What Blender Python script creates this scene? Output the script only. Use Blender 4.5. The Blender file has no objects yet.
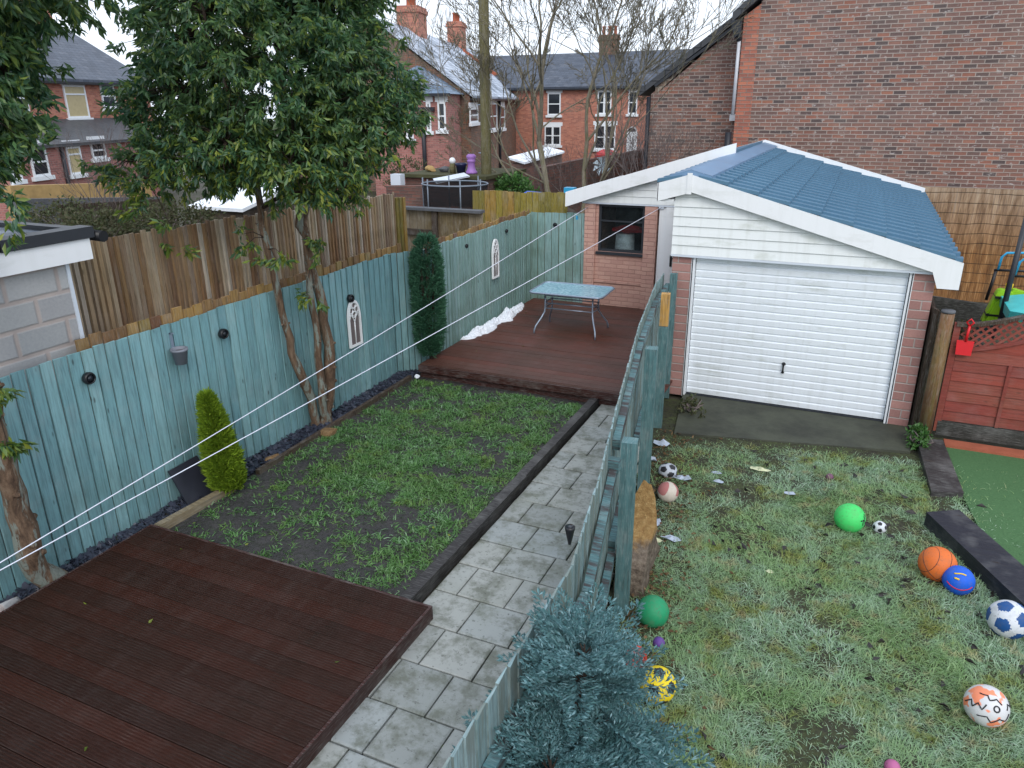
import bpy, math, random
import numpy as np
from mathutils import Vector, Matrix
random.seed(7); RNG = np.random.default_rng(7)
R = math.radians
sc = bpy.context.scene
COL = sc.collection

# ------------------------------------------------------------------ camera
PITCH, YAW, ROLL, FPX, CH = 0.35798, 0.42772, -0.00823, 747.3, 3.7
_f = Vector((-math.sin(YAW)*math.cos(PITCH), math.cos(YAW)*math.cos(PITCH), -math.sin(PITCH)))
_r = Vector((math.cos(YAW), math.sin(YAW), 0)); _u = _r.cross(_f)
_rr = _r*math.cos(ROLL)+_u*math.sin(ROLL); _uu = -_r*math.sin(ROLL)+_u*math.cos(ROLL)
CAM = Vector((0, 0, CH))
def ray(px, py): return _rr*((px-512)/FPX) - _uu*((py-384)/FPX) + _f
def atX(px, py, v): d = ray(px, py); return CAM+d*(v/d.x)
def atY(px, py, v): d = ray(px, py); return CAM+d*(v/d.y)
def atZ(px, py, v=0.0): d = ray(px, py); return CAM+d*((v-CH)/d.z)
def atD(px, py, dep): return CAM+ray(px, py)*dep
def atP(px, py, o, n):                      # vertical plane through o (xy) with normal n (xy)
    d = ray(px, py); t = ((o[0]-CAM.x)*n[0]+(o[1]-CAM.y)*n[1])/(d.x*n[0]+d.y*n[1]); return CAM+d*t
cd = bpy.data.cameras.new('camera'); cam = bpy.data.objects.new('camera', cd); COL.objects.link(cam)
cam.matrix_world = Matrix(((_rr.x, _uu.x, -_f.x, 0), (_rr.y, _uu.y, -_f.y, 0), (_rr.z, _uu.z, -_f.z, CH), (0, 0, 0, 1)))
cd.sensor_width = 36; cd.lens = FPX/1024*36; cd.clip_start = .05; cd.clip_end = 1000
sc.camera = cam

# ------------------------------------------------------------------ materials
def s2l(c): return tuple((x/255/12.92 if x/255 <= .04045 else ((x/255+.055)/1.055)**2.4) for x in c)
class NT:
    def __init__(s, name):
        s.m = bpy.data.materials.new(name); s.m.use_nodes = True; s.t = s.m.node_tree; s.t.nodes.clear()
        s.out = s.t.nodes.new('ShaderNodeOutputMaterial'); s.b = s.t.nodes.new('ShaderNodeBsdfPrincipled')
        s.t.links.new(s.b.outputs[0], s.out.inputs[0])
    def n(s, typ, ins=None, **kw):
        nd = s.t.nodes.new('ShaderNode'+typ)
        for k, v in kw.items(): setattr(nd, k, v)
        for k, v in (ins or {}).items(): s.set(nd.inputs[k], v)
        return nd
    def set(s, sock, v):
        if hasattr(v, 'is_output'): s.t.links.new(v, sock)
        elif isinstance(v, tuple) and len(v) == 3 and sock.type == 'RGBA': sock.default_value = (*v, 1)
        else: sock.default_value = v
    def uv(s): return s.n('TexCoord').outputs['UV']
    def obj(s): return s.n('TexCoord').outputs['Object']
    def isl(s): return s.n('NewGeometry').outputs['Random Per Island']
    def M(s, op, a, b=0.0, c=None, clamp=False):
        nd = s.n('Math', operation=op, use_clamp=clamp); s.set(nd.inputs[0], a); s.set(nd.inputs[1], b)
        if c is not None: s.set(nd.inputs[2], c)
        return nd.outputs[0]
    def noise(s, v, scale, detail=4, rough=.6, dist=0.0):
        return s.n('TexNoise', {'Vector': v, 'Scale': scale, 'Detail': detail, 'Roughness': rough, 'Distortion': dist}).outputs[0]
    def scale(s, v, xyz): return s.n('Mapping', {'Vector': v, 'Scale': xyz}).outputs[0]
    def ramp(s, f, stops, interp='LINEAR'):
        nd = s.n('ValToRGB'); cr = nd.color_ramp; cr.interpolation = interp
        while len(cr.elements) < len(stops): cr.elements.new(1)
        for e, (p, c) in zip(cr.elements, stops):
            e.position = p; e.color = (*c, 1) if isinstance(c, tuple) else (c, c, c, 1)
        s.set(nd.inputs[0], f); return nd.outputs[0]
    def mix(s, f, a, b, mode='MIX'):
        nd = s.n('Mix', data_type='RGBA', blend_type=mode); s.set(nd.inputs[0], f); s.set(nd.inputs[6], a); s.set(nd.inputs[7], b)
        return nd.outputs[2]
    def xy(s, v): nd = s.n('SeparateXYZ', {0: v}); return nd.outputs[0], nd.outputs[1], nd.outputs[2]
    def bump(s, h, strength=.4, dist=.01):
        s.set(s.b.inputs['Normal'], s.n('Bump', {'Height': h, 'Strength': strength, 'Distance': dist}).outputs[0])
    def fin(s, col=None, rough=.7, spec=.4, metal=0.0):
        if col is not None: s.set(s.b.inputs['Base Color'], col)
        s.set(s.b.inputs['Roughness'], rough); s.set(s.b.inputs['Specular IOR Level'], spec); s.set(s.b.inputs['Metallic'], metal)
        return s.m
    def cells(s, uv, w, h, off=.5, gap=.01):
        u, v, _ = s.xy(uv)
        vr = s.M('DIVIDE', v, h); row = s.M('FLOOR', vr); fv = s.M('FRACT', vr)
        ur = s.M('ADD', s.M('DIVIDE', u, w), s.M('MULTIPLY', s.M('FLOORED_MODULO', row, 2.0), off)); colm = s.M('FLOOR', ur); fu = s.M('FRACT', ur)
        cv = s.n('CombineXYZ', {0: colm, 1: row}).outputs[0]
        wn = s.n('TexWhiteNoise', {'Vector': cv}); 
        eu = s.M('MULTIPLY', s.M('MINIMUM', fu, s.M('SUBTRACT', 1.0, fu)), w); ev = s.M('MULTIPLY', s.M('MINIMUM', fv, s.M('SUBTRACT', 1.0, fv)), h)
        e = s.M('MINIMUM', eu, ev)
        mort = s.M('SUBTRACT', 1.0, s.M('DIVIDE', s.M('SUBTRACT', e, gap*.35), gap*.5, clamp=True))
        return wn.outputs[0], mort, fv, fu
MATS = {}
def plain(name, col, rough=.6, spec=.4, metal=0.0, nz=.12, nscale=8, bump=0.0):
    if name in MATS: return MATS[name]
    t = NT(name); nn = t.noise(t.obj(), nscale, 5)
    c = t.mix(nn, tuple(x*(1-nz*1.6) for x in col), tuple(min(1, x*(1+nz*1.6)) for x in col))
    if bump: t.bump(nn, bump, .01)
    MATS[name] = t.fin(c, t.M('ADD', rough-.08, t.M('MULTIPLY', nn, .16)), spec, metal); return MATS[name]
def scuffed(name, col, mud=.5, rough=.5):
    t = NT(name); o = t.obj(); n = t.noise(o, 14, 5, .7); n2 = t.noise(o, 45, 3, .6); x, y, z = t.xy(o)
    c = t.mix(t.M('MULTIPLY', t.ramp(n, [(.48, 0.0), (.66, 1.0)]), mud), col, t.mix(.55, col, (.16, .14, .10)))
    c = t.mix(t.M('MULTIPLY', t.ramp(n2, [(.6, 0.0), (.7, 1.0)]), mud*.8), c, (.10, .085, .06))
    return t.fin(c, t.M('ADD', rough, t.M('MULTIPLY', n, .2)), .35)
def brick(name, cols, mort, w=.225, h=.075, gap=.012, dirt=.35, pale=0.0, rough=.85):
    t = NT(name); uv = t.uv()
    warp = t.n('VectorMath', {0: uv, 1: t.n('VectorMath', {0: t.n('TexNoise', {'Vector': uv, 'Scale': 5.0}).outputs[1], 1: (.008, .008, 0)}, operation='MULTIPLY').outputs[0]}, operation='ADD').outputs[0]
    rnd, m, fv, fu = t.cells(warp, w, h, .5, gap)
    n = len(cols); c = t.ramp(rnd, [((i+.01)/n, s2l(x)) for i, x in enumerate(cols)], 'LINEAR')
    big = t.noise(uv, .9, 5, .65); fine = t.noise(uv, 40, 3)
    c = t.mix(t.M('MULTIPLY', t.ramp(big, [(.35, 0.0), (.7, 1.0)]), dirt), c, t.mix(.75, c, (.012, .010, .009)))
    c = t.mix(.5, c, t.mix(fine, t.mix(.5, c, (0, 0, 0)), t.mix(.25, c, (.6, .5, .45))))
    if pale:
        pm = t.ramp(t.noise(t.scale(uv, (4, 9, 1)), 1.3, 3, .7), [(.60, 0.0), (.68, 1.0)])
        c = t.mix(t.M('MULTIPLY', pm, pale), c, (.42, .38, .36))
    mc = t.mix(t.noise(uv, 3, 3), tuple(x*.55 for x in s2l(mort)), s2l(mort))
    c = t.mix(m, c, mc)
    blot = t.noise(uv, .55, 6, .7, .4); c = t.mix(t.M('MULTIPLY', t.ramp(blot, [(.48, 0.0), (.62, 1.0)]), dirt*.8), c, t.mix(.4, c, (.42, .36, .31)))
    t.bump(t.M('SUBTRACT', t.M('MULTIPLY', fine, .3), m), .6, .01)
    return t.fin(c, rough, .25)
def wood(name, cols, along='v', grain=1.0, algae=None, rough=.75, worn=None, spec=.3, hue=.0, streak=1.0, pale=.45):
    """painted or bare timber: per-board tint, grain streaks along the board, optional algae and worn patches"""
    t = NT(name); uv = t.uv(); isl = t.isl()
    n = len(cols); base = t.ramp(isl, [(i/max(1, n-1), s2l(c)) for i, c in enumerate(cols)])
    off = t.n('CombineXYZ', {0: t.M('MULTIPLY', isl, 37.0), 1: t.M('MULTIPLY', isl, 19.0), 2: 0.0}).outputs[0]
    p = t.n('VectorMath', {0: uv, 1: off}, operation='ADD').outputs[0]
    sc_ = (22, 1.3, 1) if along == 'v' else (1.3, 22, 1)
    g1 = t.noise(t.scale(p, sc_), 2.2*grain, 6, .65, .6); g2 = t.noise(p, 2.6, 5, .6)
    c = t.mix(t.M('MULTIPLY', t.ramp(g1, [(.36, 1.0), (.56, 0.0)]), .75*streak), base, t.mix(.62, base, (.01, .01, .01)))
    g3 = t.noise(t.scale(p, (60, 5, 1) if along == 'v' else (5, 60, 1)), 2.0, 3, .7); c = t.mix(t.M('MULTIPLY', t.ramp(g3, [(.5, 0.0), (.66, 1.0)]), (.35 if streak > .75 else .15)*streak), c, t.mix(.45, c, (.6, .62, .6)))
    c = t.mix(t.M('MULTIPLY', t.ramp(g2, [(.5, 0.0), (.8, 1.0)]), pale), c, t.mix(.5, c, (.5, .5, .48)))
    kn = t.n('TexVoronoi', {'Vector': t.scale(p, (7, 2.8, 1) if along == 'v' else (2.8, 7, 1)), 'Scale': 1.0}).outputs[0]
    c = t.mix(t.M('MULTIPLY', t.ramp(kn, [(.045, 1.0), (.10, 0.0)]), .8), c, t.mix(.8, c, (.02, .014, .01)))
    if worn is not None:
        wm = t.ramp(t.noise(t.scale(p, (9, 1.6, 1) if along == 'v' else (1.6, 9, 1)), 1.1, 6, .7), [(worn[0], 0.0), (worn[0]+.1, 1.0)])
        c = t.mix(t.M('MULTIPLY', wm, worn[2] if len(worn) > 2 else .85), c, s2l(worn[1]))
    if algae is not None:
        _, v, _ = t.xy(uv)
        am = t.M('MULTIPLY', t.ramp(t.noise(uv, 1.5, 5, .7), [(.42, 0.0), (.72, 1.0)]), t.n('MapRange', {0: v, 1: algae[1], 2: algae[2], 3: 1.0, 4: .15}).outputs[0])
        c = t.mix(t.M('MULTIPLY', am, algae[3] if len(algae) > 3 else .7), c, s2l(algae[0]))
    t.bump(g1, .35, .006)
    return t.fin(c, rough, spec)

m_teal = wood('teal fence paint', [(116, 158, 164), (132, 176, 182), (122, 166, 172), (142, 184, 188), (112, 156, 164)], algae=((76, 96, 84), 0, 1.2, .6), worn=(.66, (104, 98, 84), .5), rough=.62, streak=.72)
m_teal_far = wood('weathered teal paint', [(130, 164, 160), (150, 184, 182), (120, 152, 146), (142, 176, 176)], algae=((80, 94, 66), 0, 1.9, .8), worn=(.62, (96, 96, 74), .55), rough=.65, streak=.74)
m_teal_r = wood('flaking teal paint', [(122, 150, 152), (146, 172, 176), (106, 136, 140), (132, 160, 166)], algae=((80, 92, 80), 0, 2.4, .85), worn=(.46, (116, 124, 118), .8), rough=.6)
m_rail = wood('worn teal rail', [(96, 140, 146), (78, 112, 116)], along='u', worn=(.47, (66, 54, 54), .9), rough=.6)
m_post = wood('teal post paint', [(90, 128, 130), (78, 112, 116)], algae=((58, 74, 66), 0, 1.2, .5), worn=(.64, (96, 88, 80), .6), rough=.55)
m_newwood = wood('new pine', [(186, 142, 74), (190, 148, 84)], rough=.6)
m_brownf = wood('brown fence timber', [(156, 124, 92), (182, 152, 116), (200, 186, 164), (142, 108, 80), (172, 138, 98), (212, 202, 186), (130, 100, 78), (188, 164, 132)], algae=((104, 104, 56), 1.6, 3.5, .3), rough=.8, streak=.75)
m_strip = wood('orange fence capping', [(156, 122, 78), (172, 138, 80), (136, 104, 72), (150, 128, 72), (116, 78, 62)], rough=.8)
m_yfence = wood('algae yellow fence timber', [(134, 124, 50), (150, 132, 52), (122, 112, 48), (146, 122, 60), (160, 126, 58)], algae=((86, 104, 30), 0, 3, .6), rough=.8)
m_ply = wood('streaked panel timber', [(128, 112, 84), (104, 86, 52), (150, 138, 118), (116, 98, 62)], algae=((84, 72, 30), 0, 3, .7), worn=(.55, (158, 150, 136), .6), rough=.8)
m_deck = wood('wet deck stain', [(52, 26, 18), (60, 29, 19), (45, 24, 17), (56, 30, 21)], along='u', algae=((26, 27, 20), -1, 9, .6), rough=.5, spec=.2, streak=.45, pale=.08)
m_deck2 = wood('red deck stain', [(88, 52, 43), (98, 54, 44), (80, 51, 43), (92, 58, 49)], along='u', algae=((60, 46, 34), -1, 26, .7), rough=.42, spec=.35, streak=.55, pale=.15)
m_deckside = wood('deck fascia stain', [(66, 34, 28), (60, 30, 26)], along='u', rough=.5)
m_kerb = wood('dark wet timber', [(46, 44, 46), (54, 50, 50)], along='u', worn=(.6, (84, 70, 56), .5), rough=.55)
m_sleeper = wood('black sleeper timber', [(38, 41, 52), (34, 38, 48)], along='u', rough=.5, streak=.6)
m_edge = wood('pale edging timber', [(140, 126, 100), (130, 116, 90)], along='u', rough=.8)
m_red = wood('red brown panel stain', [(136, 62, 54), (150, 70, 58), (126, 58, 52), (142, 74, 62)], along='u', algae=((110, 112, 56), -.6, .9, .35), rough=.7, streak=.6, pale=.2)
m_redpost = wood('mossy post timber', [(124, 90, 60), (118, 84, 58)], algae=((118, 122, 58), -1, 2.4, .7), rough=.75)
m_darkpost = wood('dark plank timber', [(74, 58, 44), (66, 52, 42)], algae=((60, 70, 40), -1, 2, .5), rough=.8)
m_gravel = wood('dark gravel board', [(48, 50, 46), (54, 54, 50)], along='u', worn=(.6, (100, 100, 96), .5), rough=.7)
m_pole = wood('telegraph pole timber', [(108, 100, 66), (98, 92, 60)], algae=((92, 98, 50), 0, 6, .7), rough=.85)

m_brick_big = brick('brown stock brick', [(124, 86, 76), (148, 102, 88), (104, 79, 75), (154, 110, 96), (128, 94, 86), (160, 100, 80), (94, 75, 73), (140, 106, 96), (172, 110, 86), (124, 97, 89), (146, 110, 99), (112, 84, 78), (136, 100, 92), (84, 70, 70)], (178, 164, 154), dirt=.4, pale=.95, gap=.014)
m_quoin = brick('orange quoin brick', [(196, 116, 90), (178, 100, 80), (206, 124, 94), (160, 96, 80)], (158, 140, 128), dirt=.25)
m_brick_or = brick('orange red brick', [(200, 128, 104), (186, 114, 94), (208, 138, 112), (172, 106, 90)], (190, 156, 138), dirt=.2, gap=.008)
m_brick_pk = brick('pink red brick', [(182, 116, 108), (166, 102, 96), (192, 126, 118), (154, 96, 92)], (184, 150, 142), dirt=.25)
m_brick_br = brick('brown gable brick', [(126, 90, 70), (108, 78, 64), (150, 92, 64), (92, 70, 60)], (140, 126, 112), dirt=.4)
m_brick_gar = brick('pink garage brick', [(178, 130, 124), (168, 120, 114), (186, 138, 130), (162, 118, 112)], (190, 178, 172), w=.33, h=.112, gap=.012, dirt=.2)
m_brick_wing = brick('painted pink brick', [(212, 164, 150), (204, 156, 142), (218, 172, 156)], (196, 150, 138), gap=.009, dirt=.25, rough=.75)
m_block = brick('grey concrete block', [(176, 180, 182), (164, 168, 170), (188, 190, 190), (170, 172, 174)], (190, 178, 172), w=.45, h=.225, gap=.03, dirt=.15)
m_gwall = brick('dark garden wall brick', [(110, 70, 62), (90, 62, 58), (126, 78, 66)], (110, 100, 94), dirt=.5)
m_ochre = plain('ochre render', s2l((170, 142, 96)), .85, .2, nz=.25)
m_stone = plain('grey stone', s2l((96, 98, 102)), .85, .2, nz=.3)

def slate(name, cols, snow=.0, w=.3, h=.22):
    t = NT(name); uv = t.uv(); rnd, m, fv, fu = t.cells(uv, w, h, .5, .02)
    c = t.ramp(rnd, [(i/(len(cols)-1), s2l(x)) for i, x in enumerate(cols)])
    c = t.mix(t.M('MULTIPLY', m, .6), c, (.01, .012, .015))
    if snow:
        sm = t.ramp(t.noise(uv, .55, 6, .7), [(.62-snow*.35, 0.0), (.72-snow*.25, 1.0)])
        sm = t.M('MULTIPLY', sm, t.M('SUBTRACT', 1.0, t.M('MULTIPLY', t.ramp(fv, [(.0, 1.0), (.35, 0.0)]), .55)))
        c = t.mix(t.M('MULTIPLY', sm, .8), c, (.62, .68, .78))
    t.bump(t.M('SUBTRACT', t.M('MULTIPLY', fv, -.6), m), .5, .02)
    return t.fin(c, .5, .4)
m_slate = slate('blue grey slate', [(62, 70, 84), (74, 82, 96), (54, 62, 76), (84, 90, 102)])
m_slate_snow = slate('frosted slate', [(84, 98, 114), (98, 112, 128), (74, 88, 104)], .6)
m_slate_l = slate('pale slate', [(92, 112, 134), (104, 124, 146), (86, 104, 124)], .25)
m_slate_dk = slate('dark slate', [(66, 68, 72), (76, 78, 82)])

def uPVC(name, col, stain=.35, rough=.35):
    t = NT(name); uv = t.uv(); o = t.obj()
    c = s2l(col); n1 = t.noise(t.scale(uv, (1.1, 3.0, 1)), 1.4, 5, .65); n2 = t.noise(t.scale(uv, (9, .7, 1)), 1.2, 4)
    k = t.mix(t.M('MULTIPLY', t.ramp(n1, [(.55, 0.0), (.78, 1.0)]), stain), c, s2l((150, 156, 132)))
    k = t.mix(t.M('MULTIPLY', t.ramp(n2, [(.5, 0.0), (.85, 1.0)]), stain*.5), k, s2l((168, 170, 160)))
    return t.fin(k, rough, .4)
m_white = uPVC('white fascia board', (236, 238, 240), .32)
m_siding = uPVC('stained white cladding', (230, 234, 234), .62)
m_door = uPVC('white steel door paint', (228, 234, 240), .62, .4)
m_whitewin = plain('white window paint', s2l((226, 230, 234)), .45, nz=.05)
m_pvc_trim = plain('grey white trim', s2l((206, 214, 224)), .4, nz=.05)
m_black = plain('black plastic', (.012, .013, .016), .4)
m_darkgrey = plain('dark grey plastic', (.03, .034, .042), .42)
m_pipe = plain('black iron pipe', (.018, .02, .028), .45)
m_greypipe = plain('pale grey pipe', s2l((196, 198, 204)), .5)
def roofmetal():
    t = NT('blue pressed roof sheet'); uv = t.uv(); n1 = t.noise(uv, 1.3, 5, .6); n2 = t.noise(uv, 30, 3)
    c = t.mix(n1, s2l((62, 98, 122)), s2l((90, 128, 152))); c = t.mix(t.M('MULTIPLY', n2, .25), c, s2l((110, 150, 180)))
    return t.fin(c, t.M('ADD', .42, t.M('MULTIPLY', n1, .2)), .4, .05)
m_roofblue = roofmetal()
m_ridge = plain('blue grey ridge sheet', s2l((112, 142, 172)), .4, nz=.12, nscale=3)

def glass(name, col, rough=.08):
    t = NT(name); n = t.noise(t.uv(), 3, 4)
    return t.fin(t.mix(n, tuple(x*.6 for x in col), col), t.M('ADD', rough, t.M('MULTIPLY', n, .1)), .5)
m_pane = glass('dark window pane', (.03, .036, .045)); m_blind = plain('cream blind behind glass', s2l((186, 172, 134)), .3, nz=.1)
def dirty_glass():
    t = NT('dusty garage glass'); uv = t.uv(); n = t.noise(uv, 4, 5, .7)
    t.fin((.03, .036, .04), .12, .5)
    tr = t.n('BsdfTransparent', {0: (.8, .85, .85)}).outputs[0]
    mx = t.n('MixShader', {0: t.ramp(n, [(.35, .12), (.75, .45)])}); t.t.links.new(tr, mx.inputs[1]); t.t.links.new(t.b.outputs[0], mx.inputs[2])
    t.t.links.new(mx.outputs[0], t.out.inputs[0]); return t.m
m_dglass = dirty_glass()

def ground_mat(name, c1, c2, c3, wet=.5, sc_=1.2, rough=.9):
    t = NT(name); o = t.obj(); a = t.noise(o, sc_, 7, .68); b = t.noise(o, sc_*9, 5, .7)
    c = t.mix(t.ramp(a, [(.38, 0.0), (.62, 1.0)]), s2l(c1), s2l(c2)); c = t.mix(t.ramp(b, [(.45, 0.0), (.7, 1.0)]), c, s2l(c3))
    t.bump(t.M('ADD', a, b), .8, .04)
    return t.fin(c, t.M('SUBTRACT', rough, t.M('MULTIPLY', t.ramp(a, [(.4, 1.0), (.55, 0.0)]), wet)), .35)
m_mud = ground_mat('wet garden mud', (58, 56, 58), (76, 74, 74), (46, 52, 40), .3, 2.6)
m_turfsoil = ground_mat('mossy lawn soil', (56, 54, 42), (74, 82, 50), (44, 40, 36), .2, 2.4)
m_ground = ground_mat('rough ground', (74, 70, 58), (66, 72, 52), (56, 52, 46), .1, .5)
m_slab = None
def slabs():
    t = NT('weathered paving slab'); uv = t.uv(); isl = t.isl(); o = t.obj()
    base = t.ramp(isl, [(0, s2l((140, 145, 143))), (.5, s2l((162, 165, 161))), (1, s2l((150, 157, 158)))])
    n = t.noise(o, 4.5, 7, .72); n2 = t.noise(o, 28, 4, .7); n3 = t.noise(o, 1.2, 4)
    c = t.mix(t.M('MULTIPLY', t.ramp(n, [(.46, 0.0), (.62, 1.0)]), .8), base, s2l((98, 102, 90)))
    c = t.mix(t.M('MULTIPLY', t.ramp(n2, [(.58, 0.0), (.72, 1.0)]), .8), c, s2l((66, 68, 60)))
    c = t.mix(t.M('MULTIPLY', t.ramp(n3, [(.5, 0.0), (.7, 1.0)]), .35), c, s2l((112, 118, 98)))
    t.bump(n2, .3, .006); return t.fin(c, .7, .4)
m_slab = slabs()
m_joint = plain('dark joint soil', (.008, .008, .007), .9, .2)
def apron():
    t = NT('mossy concrete apron'); o = t.obj(); n = t.noise(o, 2.2, 7, .7); n2 = t.noise(o, 22, 4)
    c = t.mix(t.ramp(n, [(.35, 0.0), (.6, 1.0)]), s2l((58, 58, 54)), s2l((80, 82, 72))); c = t.mix(t.M('MULTIPLY', n2, .4), c, s2l((52, 60, 40)))
    t.bump(n2, .3, .006); return t.fin(c, .75, .3)
m_apron = apron()
def leafmat(name, cols, trans=.25, rough=.4, spec=.5, low=None):
    t = NT(name); isl = t.isl(); c = t.ramp(isl, [(i/(len(cols)-1), s2l(x)) for i, x in enumerate(cols)])
    big = t.noise(t.obj(), 1.6, 3); c = t.mix(t.M('MULTIPLY', t.ramp(big, [(.4, 0.0), (.65, 1.0)]), .35), c, t.mix(.5, c, s2l(cols[-1])))
    t.fin(c, rough, spec)
    tr = t.n('BsdfTranslucent', {0: c}).outputs[0]; mx = t.n('MixShader', {0: trans}); t.t.links.new(t.b.outputs[0], mx.inputs[1]); t.t.links.new(tr, mx.inputs[2])
    t.t.links.new(mx.outputs[0], t.out.inputs[0]); return t.m
m_leaf = leafmat('glossy evergreen leaf', [(54, 88, 64), (68, 106, 80), (70, 108, 66), (86, 122, 74), (58, 94, 78), (98, 126, 66), (132, 150, 72)], .36, rough=.36)
m_leaf_y = leafmat('yellowing evergreen leaf', [(64, 98, 50), (92, 118, 48), (122, 140, 54), (150, 156, 62), (78, 110, 54)], .35, rough=.4)
m_cone = leafmat('yellow green conifer foliage', [(112, 142, 38), (136, 164, 44), (96, 128, 40), (154, 178, 56)], rough=.6, spec=.3)
m_column = leafmat('deep green conifer foliage', [(62, 108, 84), (76, 124, 94), (54, 96, 76), (92, 140, 108)], rough=.6, spec=.3)
m_blue = leafmat('blue green conifer foliage', [(60, 98, 102), (80, 122, 126), (70, 112, 110), (112, 152, 158), (52, 88, 88), (146, 182, 188)], rough=.55, spec=.3)
m_shrub = leafmat('bright shrub leaf', [(62, 104, 50), (80, 126, 58), (52, 88, 48), (96, 136, 66)], rough=.45)
m_scrub = leafmat('dull scrub leaf', [(64, 78, 48), (80, 88, 54), (70, 66, 48), (92, 92, 62)], rough=.7)
def lawnmat(name, a, b, cc, dry, trans=.2, rough=.5):
    t = NT(name); isl = t.isl(); o = t.obj(); n1 = t.noise(o, 1.1, 5, .65); n2 = t.noise(o, 6, 4, .6); n3 = t.noise(o, 2.6, 5, .7)
    ra = lambda c: t.ramp(isl, [(i/(len(c)-1), s2l(x)) for i, x in enumerate(c)])
    c = t.mix(t.ramp(n1, [(.42, 0.0), (.58, 1.0)]), ra(a), ra(b)); c = t.mix(t.ramp(n3, [(.52, 0.0), (.64, 1.0)]), c, ra(cc)); c = t.mix(t.M('MULTIPLY', t.ramp(n2, [(.55, 0.0), (.7, 1.0)]), .7), c, ra(dry))
    t.fin(c, rough, .35); tr = t.n('BsdfTranslucent', {0: c}).outputs[0]; mx = t.n('MixShader', {0: trans}); t.t.links.new(t.b.outputs[0], mx.inputs[1]); t.t.links.new(tr, mx.inputs[2]); t.t.links.new(mx.outputs[0], t.out.inputs[0]); return t.m
m_grass = lawnmat('muddy lawn grass', [(76, 118, 60), (100, 146, 84), (62, 100, 50), (142, 176, 136)], [(66, 104, 50), (84, 124, 60), (120, 154, 100)], [(92, 126, 62), (112, 142, 70), (82, 112, 58)], [(80, 88, 56), (64, 74, 48), (104, 112, 76)])
m_grass2 = lawnmat('matted lawn grass', [(124, 156, 118), (160, 188, 160), (106, 140, 96), (186, 206, 186)], [(104, 142, 84), (134, 164, 106), (152, 180, 132), (92, 126, 74)], [(136, 146, 74), (108, 124, 56), (156, 160, 96)], [(164, 150, 104), (190, 176, 132), (124, 110, 70)])
m_turf = None
def turf():
    t = NT('artificial turf pile'); o = t.obj(); n = t.noise(o, 60, 4); n1 = t.noise(o, 1.5, 4)
    c = t.mix(n, s2l((52, 86, 54)), s2l((90, 126, 84))); c = t.mix(t.M('MULTIPLY', n1, .3), c, s2l((70, 96, 62))); t.bump(n, .6, .01); return t.fin(c, .85, .2)
m_turf = turf()
def bark(name, cols, peel=None):
    t = NT(name); o = t.obj(); uv = t.uv(); n = t.noise(t.scale(o, (7, 7, 2.2)), 2.0, 7, .7, .5); n2 = t.noise(o, 30, 4)
    c = t.ramp(n, [(.28, s2l(cols[0])), (.5, s2l(cols[1])), (.7, s2l(cols[2]))])
    if peel is not None: c = t.mix(t.ramp(t.noise(t.scale(o, (9, 9, 1.5)), 1.3, 5, .7), [(.52, 0.0), (.57, 1.0)]), c, s2l(peel))
    t.bump(t.M('ADD', n, t.M('MULTIPLY', n2, .4)), .9, .03); return t.fin(c, .85, .2)
m_bark = bark('peeling bark', [(58, 46, 40), (104, 84, 68), (132, 112, 94)], (126, 132, 124))
m_bark_dk = bark('dark bark', [(40, 34, 32), (62, 52, 46), (80, 68, 58)])
m_bark_gr = bark('grey green bark', [(98, 92, 82), (128, 122, 108), (146, 136, 118)], (116, 112, 88))
m_twig = plain('grey brown twig', s2l((112, 102, 100)), .85, .2, nz=.15)
m_rock = bark('rough grey rock', [(72, 62, 52), (104, 94, 82), (126, 116, 104)])
def rock2():
    t = NT('two tone rock'); o = t.obj(); x, y, z = t.xy(o); n = t.noise(o, 6, 6, .7); n2 = t.noise(o, 22, 4, .7); k = t.n('MapRange', {0: t.M('ADD', z, t.M('MULTIPLY', n, .22)), 1: .42, 2: .47}).outputs[0]
    a = t.ramp(n2, [(.3, s2l((70, 60, 52))), (.55, s2l((112, 100, 88))), (.75, s2l((140, 130, 116)))]); b = t.ramp(n2, [(.3, s2l((128, 96, 58))), (.55, s2l((152, 122, 78))), (.75, s2l((178, 150, 106)))])
    t.bump(t.M('ADD', n, n2), .8, .03); return t.fin(t.mix(k, a, b), .85, .25)
m_rock2 = rock2()
m_rock_o = bark('ochre rock face', [(104, 82, 58), (128, 102, 72), (148, 124, 92)])
m_slatechip = plain('blue slate chip', s2l((52, 56, 70)), .45, .5, nz=.4, nscale=20)
m_slate_tile = plain('dark slate slab', s2l((38, 40, 50)), .45, .5, nz=.2)
m_snow = plain('melting snow', (.80, .84, .90), .6, .3, nz=.05, nscale=14, bump=.6)
m_cord = plain('white washing line', s2l((226, 230, 244)), .4, nz=.02)
m_blue_p = plain('sky blue plastic', s2l((54, 160, 206)), .35)
m_lime = plain('lime plastic', s2l((150, 204, 40)), .4); m_yellow = plain('yellow plastic', s2l((236, 196, 30)), .4)
m_turq = plain('turquoise plastic', s2l((74, 186, 186)), .4); m_redp = plain('red plastic', s2l((206, 32, 40)), .4)
m_purple = plain('lilac glazed clay', s2l((150, 108, 176)), .5); m_navy = plain('navy glazed clay', s2l((34, 40, 72)), .3)
m_terracotta = plain('terracotta', s2l((160, 92, 70)), .8, .2, nz=.2)
m_potgrey = plain('grey plant pot', s2l((122, 126, 136)), .6, nz=.15); m_soil = plain('potting soil', s2l((70, 50, 44)), .95, .1, nz=.4, nscale=40)
m_mirror = glass('garden mirror glass', (.20, .17, .17), .05)
m_rim = plain('dull steel rim', s2l((120, 130, 142)), .45, .5, .4); m_metal = plain('silver grey metal tube', s2l((150, 164, 182)), .35, .5, .5)
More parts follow.
